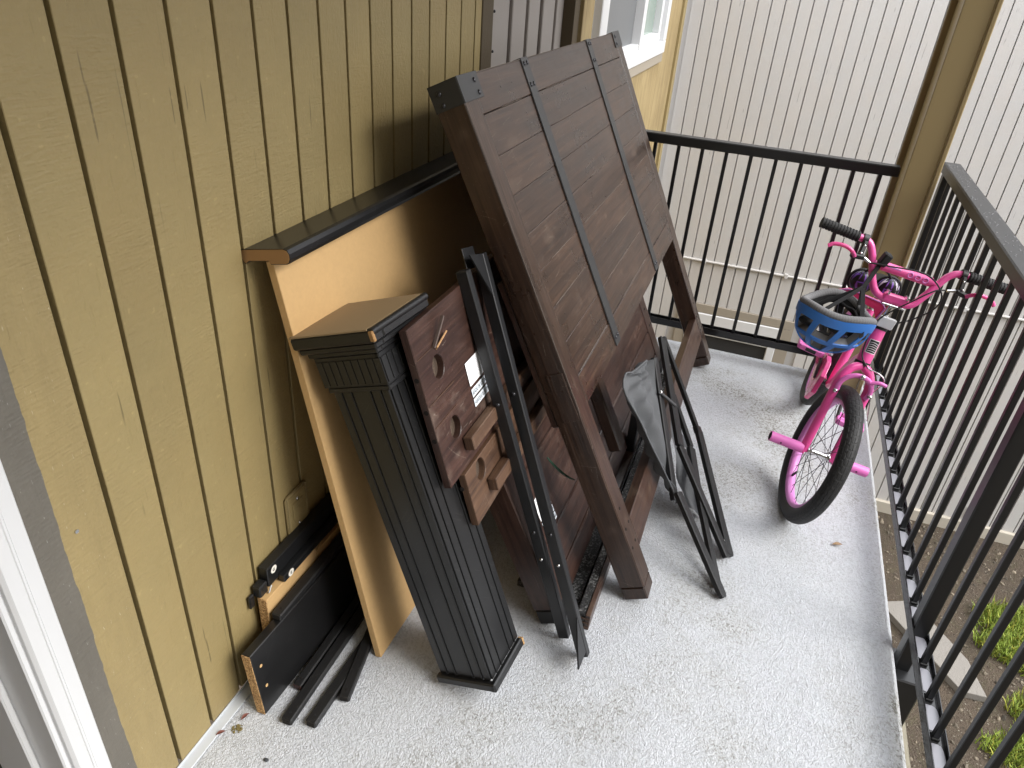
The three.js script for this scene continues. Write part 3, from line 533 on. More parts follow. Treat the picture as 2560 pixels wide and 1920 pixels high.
// ---------------------------------------------------------------- fluted black pilaster
{
  const X = V(0.934, 0.349, 0.074).normalize(); let Y = V(-0.348, 0.937, -0.029); Y.addScaledVector(X, -Y.dot(X)).normalize(); const Z = X.clone().cross(Y);
  const t = frame(thing('fluted_pilaster', 'black painted fluted mantel pilaster with dentil cap, leaning on the tan panel', 'pilaster', [0.4525, 0.0225, -1.237]), X, Y, Z);
  const W = 0.146, D = 0.15, H = 0.885;
  // fluted shell: boards between grooves on the front and on the right side
  obj('core', cb(0.003, W - 0.003, 0.02, H, 0.003, D - 0.003, 0.001), M.blackMatte, t);
  const fx = [0, 0.0195, 0.0235, 0.046, 0.05, 0.096, 0.1, 0.1225, 0.1265, 0.146];
  for (let k = 0; k + 1 < fx.length; k++) obj('flute', cb(fx[k] + 0.0006, fx[k + 1] - 0.0006, 0.02, H, D - 0.003, D + (k % 2 ? 0.0055 : 0.0035), 0.0012, 1), M.blackPaint, t);
  for (let k = 0; k + 1 < fx.length; k++) obj('flute', cb(W - 0.003, W + (k % 2 ? 0.0055 : 0.0035), 0.02, H, fx[k] + 0.0026, fx[k + 1] + 0.0014, 0.0012, 1), M.blackPaint, t);
  // base moulding
  obj('base', [cb(-0.008, W + 0.014, -0.004, 0.02, D - 0.002, D + 0.016, 0.005), cb(W + 0.0005, W + 0.016, -0.004, 0.02, 0.004, D + 0.016, 0.005)], M.blackPaint, t);
  obj('chipped_corner', cb(W + 0.003, W + 0.0172, -0.0035, 0.0195, 0.0, 0.008, 0.002), M.chip, t);
  // cap: neck band, dentil band, cornice, top
  obj('neck_band', [cb(-0.004, W + 0.008, 0.80, 0.812, D + 0.001, D + 0.012, 0.003), cb(W + 0.002, W + 0.012, 0.80, 0.812, 0, D + 0.012, 0.003)], M.blackPaint, t);
  obj('frieze', [cb(-0.01, W + 0.012, 0.812, 0.882, D + 0.001, D + 0.013, 0.002), cb(W + 0.002, W + 0.013, 0.812, 0.882, 0, D + 0.013, 0.002)], M.blackPaint, t);
  for (let k = 0; k < 9; k++) { const x = -0.006 + k * 0.0188; obj('dentil', cb(x, x + 0.0165, 0.818, 0.872, D + 0.0132, D + 0.0153, 0.0012), M.blackPaint, t); }
  for (let k = 0; k < 8; k++) { const z = 0.012 + k * 0.0188; obj('dentil', cb(W + 0.0132, W + 0.0153, 0.818, 0.872, z, z + 0.0165, 0.0012), M.blackPaint, t); }
  const step = (o, y0, y1) => [cb(-o, W + o, y0, y1, D + 0.001, D + o, 0.004), cb(W + 0.001, W + o, y0, y1, -0.02, D + 0.002, 0.004)];
  obj('cornice', [...step(0.018, 0.8825, 0.894), ...step(0.027, 0.8945, 0.908), ...step(0.034, 0.9085, 0.934)], M.blackPaint, t);
  obj('cap_rim', cyl(V(W + 0.028, 0.9305, -0.02), V(W + 0.028, 0.9305, D + 0.03), 0.0085, 0.0085, 18), M.blackPaint, t);
  obj('chipped_corner', cb(W + 0.024, W + 0.0355, 0.912, 0.9335, D + 0.027, D + 0.0348, 0.002), M.mdfEdge, t);
  obj('cap_top', cb(-0.034, W + 0.022, 0.9345, 0.938, -0.02, D + 0.033, 0.001), M.capTop, t);
}
// ---------------------------------------------------------------- metal bed rails
{
  const n = V(0.957, 0.289, 0.0), G = 'black metal bed rails';
  const rail = (label, b, e, w, plates) => {
    const t = thing('metal_bed_rail', label, 'bed rail', [b.x, b.y, b.z], G), d = e.clone().sub(b).normalize(), side = d.clone().cross(n).normalize();
    wpart('bar', bar(b, e, 0.022, 0.03, n, 0.002), M.railMetal, t); void w;
    if (plates) {
      const tri = (o, s, name) => { const g = prism([[0, 0], [0.066, 0.006 * s], [0.0, -0.1 * s]], 0.004).applyMatrix4(new THREE.Matrix4().makeBasis(side.clone().negate(), d, side.clone().negate().cross(d).normalize()).setPosition(o)); wpart(name, g, M.railMetal, t); };
      tri(e.clone().addScaledVector(n, 0.014).addScaledVector(side, -0.0112), 1, 'end_plate');
      tri(b.clone().addScaledVector(n, 0.014).addScaledVector(side, -0.0112).addScaledVector(d, 0.02), -1, 'end_plate');
      wpart('hook_plate', bar(e.clone().addScaledVector(side, -0.03).addScaledVector(n, -0.012).addScaledVector(d, 0.02), e.clone().addScaledVector(side, -0.03).addScaledVector(n, -0.012).addScaledVector(d, -0.03), 0.06, 0.003, d.clone().cross(side)), M.railMetal, t);
    }
    for (const s of [0.25, 0.33, 0.68]) wpart('bolt', ball(b.clone().lerp(e, s).addScaledVector(side, -0.011), 0.005, 8), s === 0.25 ? M.steel : M.rivet, t);
    return t;
  };
  rail('black metal bed rail with triangular end plates leaning on the brown panel', V(0.748, 0.012, -1.302), V(0.318, 0.976, -1.508), 0.012, true);
  rail('black metal bed rail without plates, beside the one with triangular ends', V(0.684, 0.012, -1.342), V(0.318, 0.968, -1.412), 0.012, false);
}
// ---------------------------------------------------------------- planks and bits lying under the bed frames
{
  const t = thing('side_rail_plank', 'brown plywood bed side rail lying on the deck, black dust on top', 'plank', [0.71, 0, -1.4]);
  wpart('face_board', cb(0.722, 0.736, 0.0005, 0.056, -2.95, -1.395, 0.0015, 2), woodRed[1], t);
  wpart('core_board', cb(0.698, 0.7215, 0.0005, 0.053, -2.95, -1.397, 0.0015, 2), M.dusty, t);
  for (let k = 0; k < 3; k++) wpart('ply_edge', cb(0.7, 0.735, 0.008 + k * 0.016, 0.012 + k * 0.016, -1.396, -1.3935, 0.0003), woodTan, t);
}
{
  const t = thing('slat_board', 'flat dusty black board lying on the deck under the footboard', 'board', [0.6, 0, -2.2]);
  wpart('board', cb(0.5, 0.69, 0.001, 0.024, -2.9, -1.47, 0.002, 2), M.dusty, t);
  wpart('slat', cb(0.61, 0.684, 0.0245, 0.042, -2.7, -1.85, 0.002, 2), woodDark[1], t);
}
tag(obj('support_leg', [cb(0.65, 0.684, 0.043, 0.205, -2.255, -2.215, 0.004, 1), new THREE.SphereGeometry(0.014, 12, 8).scale(1, 0.5, 1).translate(0.667, 0.206, -2.235).toNonIndexed()], M.blackMatte), 'short square black support leg standing on the dusty board', 'bed leg');
tag(obj('plastic_leaf', (() => { const g = new ParametricGeometry((a, b, o) => { const w = 0.006 * Math.sin(Math.PI * Math.min(1, a * 0.9 + 0.08)), s = (b - 0.5) * 2; o.set(0.53 + 0.06 * a + 0.012 * a * a, 0.43 - 0.12 * a + 0.025 * a * a * a + 0.004 * s * s, -1.535 - 0.06 * a + s * w); }, 14, 4); return g; })(), mat(0.015, 0.06, 0.035, 0.5, { side: THREE.DoubleSide })), 'narrow dark green leaf tip poking out behind the metal rail', 'leaf');

// ---------------------------------------------------------------- boards and bars in the near corner by the wall
{
  const th = 0.1, u = V(0.03, 0, -1).normalize(), h = V(1, 0, 0.03).normalize(), y = V(0, 1, 0), v = h.clone().multiplyScalar(-Math.sin(th)).addScaledVector(y, Math.cos(th)), n = h.clone().multiplyScalar(Math.cos(th)).addScaledVector(y, Math.sin(th));
  const t = frame(thing('shelf_board', 'thick black laminated shelf board with raw chipboard end, on edge by the wall', 'board', [0.069, 0.0005, -0.844]), u, v, n);
  obj('board', cb(0.001, 0.95, 0, 0.194, 0, 0.025, 0.002, 0), M.blackPaint, t);
  obj('raw_end', cb(-0.0005, 0.0012, 0.001, 0.193, 0.001, 0.0242, 0.0003, 1), M.chip, t);
  for (const b of [0.142, 0.075]) obj('dowel_hole', new THREE.CylinderGeometry(0.0042, 0.0042, 0.001, 14).rotateX(Math.PI / 2).translate(0.024 + (0.142 - b) * 0.02, b, 0.0252), M.mdf, t);
}
{
  const t = thing('raw_strip', 'raw chipboard strip with a notch, tucked between wall and black shelf board', 'board', [0.03, 0, -0.96]);
  wpart('strip', cb(0.018, 0.043, 0.0005, 0.25, -1.16, -0.958, 0.001, 2), M.mdf, t);
  wpart('raw_end', cb(0.0185, 0.0425, 0.001, 0.2495, -0.9579, -0.956, 0.0004, 1), M.chip, t);
  wpart('strip', cb(0.018, 0.043, 0.0005, 0.228, -1.8, -1.1605, 0.001, 2), M.mdf, t);
}
{
  const t = thing('hinge_bracket', 'black metal bracket rail with two white lettered stickers on the raw strip', 'bracket', [0.03, 0.27, -1.0]);
  const a = V(0.021, 0.285, -0.985), b = V(0.021, 0.285, -1.75);
  wpart('channel', [cb(0.0065, 0.032, 0.2615, 0.318, -1.75, -0.985, 0.002), cb(0.032, 0.05, 0.2515, 0.274, -1.75, -1.02, 0.002)], M.blackMetal, t); void a; void b;
  wpart('hook', [cb(0.007, 0.03, 0.2515, 0.285, -0.984, -0.955, 0.003), cb(0.0045, 0.012, 0.225, 0.262, -0.954, -0.938, 0.002)], M.blackMetal, t);
  const st = (s) => canvasTex(64, 64, (c) => { c.fillStyle = '#e9e6dc'; c.fillRect(0, 0, 64, 64); c.fillStyle = '#111'; c.font = 'bold 40px sans-serif'; c.textAlign = 'center'; c.textBaseline = 'middle'; c.fillText(s, 32, 34); });
  const disc = (s, x, y, z) => wpart('sticker', new THREE.CircleGeometry(0.0105, 20).rotateY(Math.PI / 2).translate(x, y, z), paper(st(s)), t);
  disc('G', 0.0325, 0.301, -1.008); disc('8', 0.0505, 0.263, -1.046);
  wpart('strap', tube([V(0.034, 0.262, -0.99), V(0.038, 0.27, -0.985), V(0.036, 0.255, -0.978), V(0.03, 0.248, -0.982)], 0.0018, 16, 6), M.white, t);
}
{
  const G = 'loose black steel tubes';
  const defs = [[V(0.152, 0.011, -0.842), V(0.136, 0.011, -1.75), 'black square steel tube poking out furthest beside the shelf board'], [V(0.207, 0.011, -0.858), V(0.214, 0.011, -1.7), 'black square steel tube with the neighbour crossing over its side'], [V(0.243, 0.012, -0.945), V(0.17, 0.034, -1.35), 'short black steel tube lying aslant over another, by the tan panel'], [V(0.122, 0.012, -0.93), V(0.108, 0.012, -1.7), 'black steel tube with reddish cap, tight against the shelf board'], [V(0.066, 0.207, -0.955), V(0.062, 0.207, -1.6), 'black steel tube resting on the top edge of the shelf board']];
  defs.forEach(([p, q, label], i) => {
    const t = thing('steel_tube', label, 'metal tube', [p.x, 0, p.z], G), d = q.clone().sub(p).normalize();
    wpart('tube', bar(p, q, i === 3 ? 0.023 : 0.027, 0.02, V(0, 1, 0), 0.003), M.blackMatte, t);
    wpart('open_end', bar(p.clone().addScaledVector(d, -0.0006), p.clone().addScaledVector(d, 0.002), 0.021, 0.014, V(0, 1, 0), 0.001), i === 3 ? mat(0.05, 0.02, 0.017, 0.6) : M.hole, t);
    wpart('screw_hole', new THREE.CylinderGeometry(0.003, 0.003, 0.001, 10).translate(0, 0.011, 0).translate(...p.clone().addScaledVector(d, 0.02).toArray()), i < 2 ? M.rivet : M.hole, t);
  });
}
// ---------------------------------------------------------------- folding chair
{
  const t = thing('folding_chair', 'folded black framed camp chair with grey fabric seat leaning on the headboard', 'chair', [1.05, 0, -1.7]);
  const n = V(0.694, 0.72, 0).normalize(), w = 0.031, h = 0.018;
  const B = (name, p, q, ww = w) => wpart(name, bar(V(...p), V(...q), ww, h, n, 0.003), M.blackMatte, t);
  B('leg', [1.070, 0.012, -1.668], [0.875, 0.198, -1.85]);
  B('leg', [1.066, 0.016, -1.833], [0.845, 0.232, -2.05]);
  B('leg', [1.073, 0.014, -1.846], [0.889, 0.19, -2.239]);
  B('upright', [0.845, 0.235, -2.045], [0.68, 0.392, -2.485]);
  B('upright', [0.886, 0.192, -2.235], [0.684, 0.391, -2.5], 0.016);
  B('brace', [0.93, 0.135, -1.98], [0.879, 0.186, -2.127]);
  B('brace', [0.879, 0.188, -2.127], [0.775, 0.285, -2.28], 0.017);
  B('brace', [1.055, 0.008, -1.70], [0.92, 0.148, -2.0], 0.024);
  B('side_tube', [0.863, 0.138, -1.917], [0.699, 0.478, -2.151], 0.027);
  wpart('foot_cap', bar(V(1.0745, 0.009, -1.664), V(1.058, 0.025, -1.679), 0.025, 0.016, n, 0.003), M.blackMetal, t);
  wpart('foot_cap', bar(V(0.872, 0.122, -1.906), V(0.862, 0.142, -1.92), 0.031, 0.02, n, 0.003), M.blackMetal, t);
  wpart('hinge', bar(V(0.892, 0.186, -2.228), V(0.879, 0.198, -2.25), 0.026, 0.02, n, 0.002), M.blackMetal, t);
  wpart('rod', cyl(V(0.745, 0.4, -2.075), V(0.8, 0.35, -2.1), 0.0055), mat(0.05, 0.05, 0.052, 0.4), t);
  wpart('bolt', [ball(V(0.748, 0.403, -2.07), 0.007), ball(V(0.86, 0.222, -2.06), 0.005), ball(V(1.045, 0.042, -1.876), 0.005)], M.steel, t);
  // fabric: a sagging folded sheet, tucked behind the tube
  const c = [[0.886, 0.09, -1.936], [0.804, 0.261, -1.882], [0.764, 0.344, -1.853], [0.723, 0.429, -1.83], [0.668, 0.543, -1.785], [0.657, 0.567, -1.84], [0.668, 0.545, -1.9], [0.685, 0.509, -2.06]].map((p) => V(...p)), r = [[0.892, 0.085, -1.955], [0.865, 0.14, -1.945], [0.83, 0.205, -1.965], [0.79, 0.29, -2.0], [0.76, 0.35, -2.04], [0.735, 0.4, -2.08], [0.715, 0.44, -2.11], [0.698, 0.478, -2.14]].map((p) => V(...p));
  const cl = new THREE.CatmullRomCurve3(c), cr = new THREE.CatmullRomCurve3(r), sn = V(0.87, 0.49, 0);
  const g = new ParametricGeometry((a, b, o) => { const p = cl.getPoint(a), q = cr.getPoint(a); o.copy(p).lerp(q, b); o.addScaledVector(sn, 0.014 * Math.sin(Math.PI * b) * Math.sin(a * 9 + b * 3) - 0.018 * Math.sin(Math.PI * b) + (0.009 * Math.sin(a * 21 + b * 13) + 0.007 * Math.sin(a * 37 - b * 17)) * b * (1 - b) * 4 + 0.012 * smooth(0.55, 1, a) * Math.sin(b * 14 + a * 6)); }, 48, 24);
  const fm = M.fabric.clone(); fm.side = THREE.DoubleSide; wpart('fabric_seat', g, fm, t);
  wpart('piping', tube(c.map((p) => p.clone().addScaledVector(sn, 0.002)), 0.003, 40, 6), M.fabric, t);
  const l2 = new THREE.CatmullRomCurve3([[0.915, 0.1, -1.93], [0.878, 0.148, -1.985], [0.841, 0.194, -2.065], [0.8, 0.243, -2.205]].map((p) => V(...p))), r2 = new THREE.CatmullRomCurve3([[0.98, 0.018, -2.005], [0.937, 0.074, -2.112], [0.892, 0.13, -2.186], [0.806, 0.236, -2.22]].map((p) => V(...p)));
  const g2 = new ParametricGeometry((a, b, o) => { const q = r2.getPoint(a); o.copy(l2.getPoint(a)).lerp(q, b); o.addScaledVector(n, -0.012 + 0.006 * Math.sin(a * 12 + b * 5)); }, 30, 12);
  wpart('fabric_back', g2, fm, t);
}
// ---------------------------------------------------------------- bicycle
const hub = V(1.2792, 0.2344, -2.2064), BA = V(0.97012724, -0.21723286, -0.10799544), BU = V(0.21589923, 0.97611981, -0.0240341), BF = V(0.11063748, 0, 0.99386083);
const T = (a, u, f) => hub.clone().addScaledVector(BA, a).addScaledVector(BU, u).addScaledVector(BF, f);
const rhub = V(1.3359, 0.2382, -3.0163), RA = V(0.97376544, -0.21725362, 0.06768857), RU = V(0.21673063, 0.97611519, 0.01506542), RF = V(-0.06934486, 0, 0.99759275);
const Rr = (a, u, f) => rhub.clone().addScaledVector(RA, a).addScaledVector(RU, u).addScaledVector(RF, f);
{
  const t = thing('bicycle', 'pink child bicycle with lilac rims and pegs, parked against the railing', 'bicycle', [1.23, 0, -2.6]);
  const pink = phys(0.8, 0.085, 0.34, 0.32, { clearcoat: 0.6, clearcoatRoughness: 0.15 }), lilac = phys(0.74, 0.27, 0.66, 0.35), pegPink = phys(0.78, 0.19, 0.55, 0.38);
  const clearPink = phys(0.85, 0.12, 0.38, 0.15, { transmission: 0.35, thickness: 0 }), chrome = mat(0.75, 0.75, 0.76, 0.16, { metalness: 1 }), rubber = mat(0.016, 0.016, 0.0165, 0.75), blk = M.blackMatte;
  const tread = tex(128, 256, (x, y) => { const v = y / 256, d = Math.min(v, 1 - v); if (d > 0.2) return 0.45; const s = (x / 128 + d * 2.4 * (v < 0.5 ? 1 : 1)) % 1, row = Math.floor(d / 0.066), off = (s + row * 0.5) % 1; return off < 0.24 || (d % 0.066) < 0.007 ? 0.0 : 1; }, false);
  tread.repeat.set(64, 1);
  const tyreM = mat(0.017, 0.017, 0.0175, 0.62, { bumpMap: tread, bumpScale: 0.004 });
  const wheel = (o, A, U, F) => {
    const m4 = new THREE.Matrix4().makeBasis(U, F, A).setPosition(o), put = (g) => g.applyMatrix4(m4);
    const wh = wpart('wheel', put(new THREE.TorusGeometry(0.1915, 0.013, 10, 72).scale(1, 1, 1.25)), lilac, t);
    const wsub = (n, gs, m) => obj(n, (Array.isArray(gs) ? gs : [gs]).map((g) => into(t, put(g))), m, wh);
    wsub('tyre', new THREE.TorusGeometry(0.217, 0.027, 20, 110), tyreM);
    wsub('hub', [new THREE.CylinderGeometry(0.011, 0.011, 0.075, 16).rotateX(Math.PI / 2), new THREE.CylinderGeometry(0.019, 0.019, 0.004, 20).rotateX(Math.PI / 2).translate(0, 0, 0.03), new THREE.CylinderGeometry(0.019, 0.019, 0.004, 20).rotateX(Math.PI / 2).translate(0, 0, -0.03), new THREE.CylinderGeometry(0.005, 0.005, 0.12, 10).rotateX(Math.PI / 2)], chrome);
    for (let k = 0; k < 28; k++) { const s = k % 2 ? 1 : -1, a0 = k / 28 * 6.283, a1 = a0 + (k % 4 < 2 ? 0.9 : -0.9); wsub('spoke', cyl(V(0.018 * Math.cos(a1), 0.018 * Math.sin(a1), s * 0.03), V(0.183 * Math.cos(a0), 0.183 * Math.sin(a0), s * 0.003), 0.0011, 0.0011, 5), M.blackMetal); }
    wsub('valve', cyl(V(0.18 * Math.cos(3.6), 0.18 * Math.sin(3.6), 0), V(0.148 * Math.cos(3.6), 0.148 * Math.sin(3.6), 0), 0.004), blk);
  };
  wheel(hub, BA, BU, BF); wheel(rhub, RA, RU, RF);
  // pegs
  for (const s of [-1, 1]) {
    const pg = wpart('peg', [cyl(T(s * 0.055, 0, 0), T(s * 0.167, 0, 0), 0.0172, 0.0172, 24)], pegPink, t);
    obj('peg_bore', into(t, cyl(T(s * 0.16, 0, 0), T(s * 0.1675, 0, 0), 0.0135, 0.0135, 20)), M.hole, pg);
    obj('grub_screw', into(t, cyl(T(s * 0.13, -0.002, 0.0165), T(s * 0.13, -0.002, 0.0176), 0.003, 0.003, 10)), M.hole, pg);
  }
  // fork
  const fork = wpart('fork', [-1, 1].map((s) => tube([T(s * 0.05, -0.008, 0.0), T(s * 0.05, 0.08, -0.024), T(s * 0.0495, 0.19, -0.056), T(s * 0.047, 0.25, -0.073), T(s * 0.03, 0.288, -0.088), T(s * 0.004, 0.304, -0.096)], 0.0142, 50, 14)), pink, t);
  obj('dropout', [-1, 1].map((s) => into(t, bar(T(s * 0.05, -0.014, 0.004), T(s * 0.05, 0.022, -0.006), 0.006, 0.026, BF, 0.002))), pink, fork);
  const ht = wpart('head_tube', cyl(T(0, 0.312, -0.112), T(0, 0.418, -0.15), 0.0225, 0.0225, 24), pink, t);
  obj('headset_cup', [into(t, cyl(T(0, 0.303, -0.109), T(0, 0.313, -0.1124), 0.0245, 0.0245, 24)), into(t, cyl(T(0, 0.417, -0.1496), T(0, 0.428, -0.1535), 0.0245, 0.0245, 24))], blk, ht);
  const badgeT = canvasTex(128, 160, (c, w, h) => { c.fillStyle = '#17161a'; c.fillRect(0, 0, w, h); c.strokeStyle = '#d9d4d8'; c.lineWidth = 6; for (let k = 0; k < 5; k++) { c.beginPath(); c.moveTo(12, 40 + k * 24); c.quadraticCurveTo(60, 20 + k * 26, 116, 46 + k * 22); c.stroke(); } c.strokeStyle = '#e8e4e6'; c.lineWidth = 8; c.strokeRect(4, 4, w - 8, h - 8); });
  { const st = T(0, 0.418, -0.15).sub(T(0, 0.312, -0.112)).normalize(), fx = BF.clone().addScaledVector(st, -BF.dot(st)).normalize(), sx = st.clone().cross(fx), b = new THREE.CylinderGeometry(0.0232, 0.0232, 0.045, 16, 1, true, -0.75, 1.5).applyMatrix4(new THREE.Matrix4().makeBasis(sx, st, fx).setPosition(T(0, 0.363, -0.1302))); obj('badge', into(t, b), new THREE.MeshStandardMaterial({ map: badgeT, roughness: 0.35, side: THREE.DoubleSide }), ht); }
  wpart('stem', [cyl(T(0, 0.428, -0.1535), T(0, 0.505, -0.168), 0.0115, 0.0115, 16), cyl(T(0, 0.5, -0.167), T(-0.008, 0.512, -0.155), 0.014, 0.014, 16)], chrome, t);
  wpart('clamp', [bar(T(-0.045, 0.523, -0.152), T(0.03, 0.526, -0.152), 0.02, 0.026, BU, 0.004)], pink, t);
  wpart('clamp_plate', [bar(T(-0.042, 0.504, -0.146), T(0.028, 0.507, -0.146), 0.022, 0.006, BU, 0.002)], chrome, t);
  for (const [a, f] of [[-0.037, -0.142], [0.022, -0.142], [-0.037, -0.162], [0.022, -0.162]]) wpart('clamp_bolt', cyl(T(a, 0.535, f), T(a, 0.543, f), 0.004, 0.004, 10), chrome, t);
  wpart('handlebar', tube([T(-0.298, 0.653, -0.208), T(-0.24, 0.651, -0.207), T(-0.178, 0.65, -0.206), T(-0.15, 0.645, -0.205), T(-0.131, 0.625, -0.198), T(-0.112, 0.59, -0.186), T(-0.092, 0.55, -0.17), T(-0.07, 0.524, -0.159), T(-0.04, 0.514, -0.157), T(-0.008, 0.514, -0.157), T(0.028, 0.515, -0.157), T(0.05, 0.526, -0.16), T(0.072, 0.56, -0.173), T(0.09, 0.595, -0.186), T(0.108, 0.628, -0.199), T(0.128, 0.645, -0.204), T(0.155, 0.65, -0.206), T(0.21, 0.651, -0.207), T(0.272, 0.653, -0.208)], 0.0112, 160, 14), pink, t);
  const pad = wpart('crossbar', cyl(T(-0.115, 0.597, -0.188), T(0.092, 0.6, -0.188), 0.0095, 0.0095, 14), pink, t);
  obj('pad', into(t, cyl(T(-0.085, 0.598, -0.187), T(0.07, 0.601, -0.187), 0.0145, 0.0145, 18)), phys(0.78, 0.1, 0.33, 0.4), pad);
  for (const a of [0.0, 0.024, 0.048]) obj('pad_emblem', into(t, new THREE.TorusGeometry(0.0075, 0.0018, 6, 18).applyMatrix4(new THREE.Matrix4().makeBasis(BA, BU, BF).setPosition(T(a, 0.603, -0.173)))), lilac, pad);
  obj('pad_emblem', into(t, bar(T(-0.072, 0.605, -0.174), T(-0.03, 0.606, -0.174), 0.005, 0.003, BF, 0.001)), lilac, pad);
  for (const [a0, a1] of [[-0.185, -0.305], [0.163, 0.278]]) {
    const g = wpart('grip', cyl(T(a0, 0.65, -0.206), T(a1, 0.653, -0.208), 0.0148, 0.0148, 18), rubber, t);
    for (let k = 0; k <= 12; k++) { const s = k / 12 * 0.96 + 0.02, p = mix(a0, a1, s), e = p + Math.sign(a1 - a0) * 0.0045; obj('grip_ridge', into(t, cyl(T(p, 0.65 + 0.003 * s, -0.206 - 0.002 * s), T(e, 0.65 + 0.003 * s, -0.206 - 0.002 * s), 0.0168, 0.0168, 18)), rubber, g); }
  }
  for (const s of [-1, 1]) {
    const o = s < 0 ? -0.165 : 0.148, br = wpart('brake_lever', [cyl(T(o - 0.008, 0.65, -0.206), T(o + 0.008, 0.65, -0.206), 0.0162, 0.0162, 18), bar(T(o, 0.648, -0.19), T(o + s * 0.002, 0.606, -0.165), 0.014, 0.018, BF, 0.004), bar(T(o - s * 0.012, 0.608, -0.162), T(o + s * 0.03, 0.603, -0.158), 0.016, 0.016, BF, 0.004)], M.blackMatte, t);
    obj('lever_blade', into(t, tube([T(o + s * 0.018, 0.604, -0.152), T(o + s * 0.035, 0.618, -0.148), T(o + s * 0.06, 0.624, -0.15), T(o + s * 0.09, 0.619, -0.152), T(o + s * 0.105, 0.608, -0.15)], 0.0062, 30, 10)), clearPink, br);
    obj('cable_adjuster', into(t, cyl(T(o - s * 0.012, 0.607, -0.162), T(o - s * 0.034, 0.6, -0.16), 0.0052, 0.004, 10)), chrome, br);
    obj('lever_screw', [into(t, ball(T(o, 0.638, -0.176), 0.0042, 8)), into(t, ball(T(o + s * 0.004, 0.618, -0.158), 0.0042, 8))], chrome, br);
  }
  wpart('brake_cable', tube([T(-0.13, 0.6, -0.16), T(-0.08, 0.612, -0.15), T(0.02, 0.632, -0.13), T(0.085, 0.6, -0.12), T(0.1, 0.55, -0.125), T(0.07, 0.49, -0.14), T(0.035, 0.44, -0.16), T(0.02, 0.35, -0.19)], 0.0024, 70, 7), blk, t);
  wpart('brake_cable', tube([T(0.11, 0.6, -0.16), T(0.08, 0.59, -0.15), T(0.03, 0.54, -0.13), T(-0.02, 0.47, -0.125), T(-0.03, 0.42, -0.12), T(-0.02, 0.34, -0.1), T(0.01, 0.31, -0.075)], 0.0024, 60, 7), blk, t);
  wpart('brake_cable', tube([T(0.012, 0.308, -0.083), T(0.055, 0.305, -0.075), T(0.075, 0.29, -0.07), T(0.07, 0.262, -0.068), T(0.06, 0.235, -0.066)], 0.002, 30, 6), M.steel, t);
  const rf = wpart('reflector', bar(T(-0.026, 0.452, -0.13), T(0.026, 0.452, -0.13), 0.036, 0.012, BF, 0.003), phys(0.62, 0.63, 0.65, 0.25, { clearcoat: 1 }), t);
  obj('reflector_bracket', into(t, bar(T(0, 0.43, -0.15), T(0, 0.446, -0.138), 0.012, 0.008, BF, 0.002)), blk, rf);
  // front caliper
  const cal = wpart('brake_caliper', [new THREE.TorusGeometry(0.05, 0.0085, 10, 40, Math.PI * 1.25).rotateZ(-Math.PI * 0.125).scale(1, 1, 0.7).applyMatrix4(new THREE.Matrix4().makeBasis(BA, BU, BF).setPosition(T(0, 0.238, -0.05))), tube([T(0.03, 0.278, -0.048), T(0.055, 0.29, -0.045), T(0.078, 0.288, -0.045)], 0.006, 14, 8)], pegPink, t);
  obj('caliper_bolt', [into(t, ball(T(0, 0.29, -0.043), 0.0085, 12)), into(t, ball(T(0.052, 0.236, -0.042), 0.0075, 12)), into(t, ball(T(-0.05, 0.215, -0.045), 0.0075, 12))], chrome, cal);
  obj('cable_tail', into(t, tube([T(0.055, 0.236, -0.04), T(0.068, 0.2, -0.032), T(0.084, 0.16, -0.03)], 0.0018, 14, 6)), M.steel, cal);
  // frame behind
  const BB = [0, 0.02, 0.335], hb = T(0, 0.33, -0.122), hT = T(0, 0.4, -0.146), st = Rr(0, 0.3, 0.2), bb = Rr(...BB);
  wpart('down_tube', tube([hb, hb.clone().lerp(bb, 0.4).addScaledVector(RU, 0.02), hb.clone().lerp(bb, 0.75).addScaledVector(RU, -0.01), bb], 0.0185, 30, 14), pink, t);
  wpart('top_tube', tube([hT, hT.clone().lerp(st, 0.5).addScaledVector(RU, -0.06), st.clone().addScaledVector(RU, -0.07)], 0.0155, 30, 14), pink, t);
  wpart('seat_tube', cyl(bb, st, 0.0155, 0.0155, 16), pink, t);
  wpart('seat_post', cyl(st, st.clone().add(st.clone().sub(bb).normalize().multiplyScalar(0.09)), 0.0125, 0.0125, 16), chrome, t);
  const sp = st.clone().add(st.clone().sub(bb).normalize().multiplyScalar(0.1));
  wpart('saddle', new THREE.SphereGeometry(1, 24, 14).scale(0.06, 0.022, 0.11).applyMatrix4(new THREE.Matrix4().makeBasis(RA, RU, RF).setPosition(sp)), blk, t);
  for (const s of [-1, 1]) { wpart('chain_stay', cyl(bb.clone().addScaledVector(RA, s * 0.02), Rr(s * 0.05, 0, 0), 0.0085, 0.007), pink, t); wpart('seat_stay', cyl(st.clone().addScaledVector(RA, s * 0.015).addScaledVector(RU, -0.06), Rr(s * 0.05, 0, 0), 0.0085, 0.007), pink, t); }
  wpart('crank', [cyl(bb.clone().addScaledVector(RA, -0.06), bb.clone().addScaledVector(RA, 0.06), 0.012, 0.012, 14), bar(bb.clone().addScaledVector(RA, -0.062), Rr(-0.07, 0.09, 0.25), 0.02, 0.009, RA, 0.003), bar(bb.clone().addScaledVector(RA, 0.062), Rr(0.07, -0.05, 0.42), 0.02, 0.009, RA, 0.003)], blk, t);
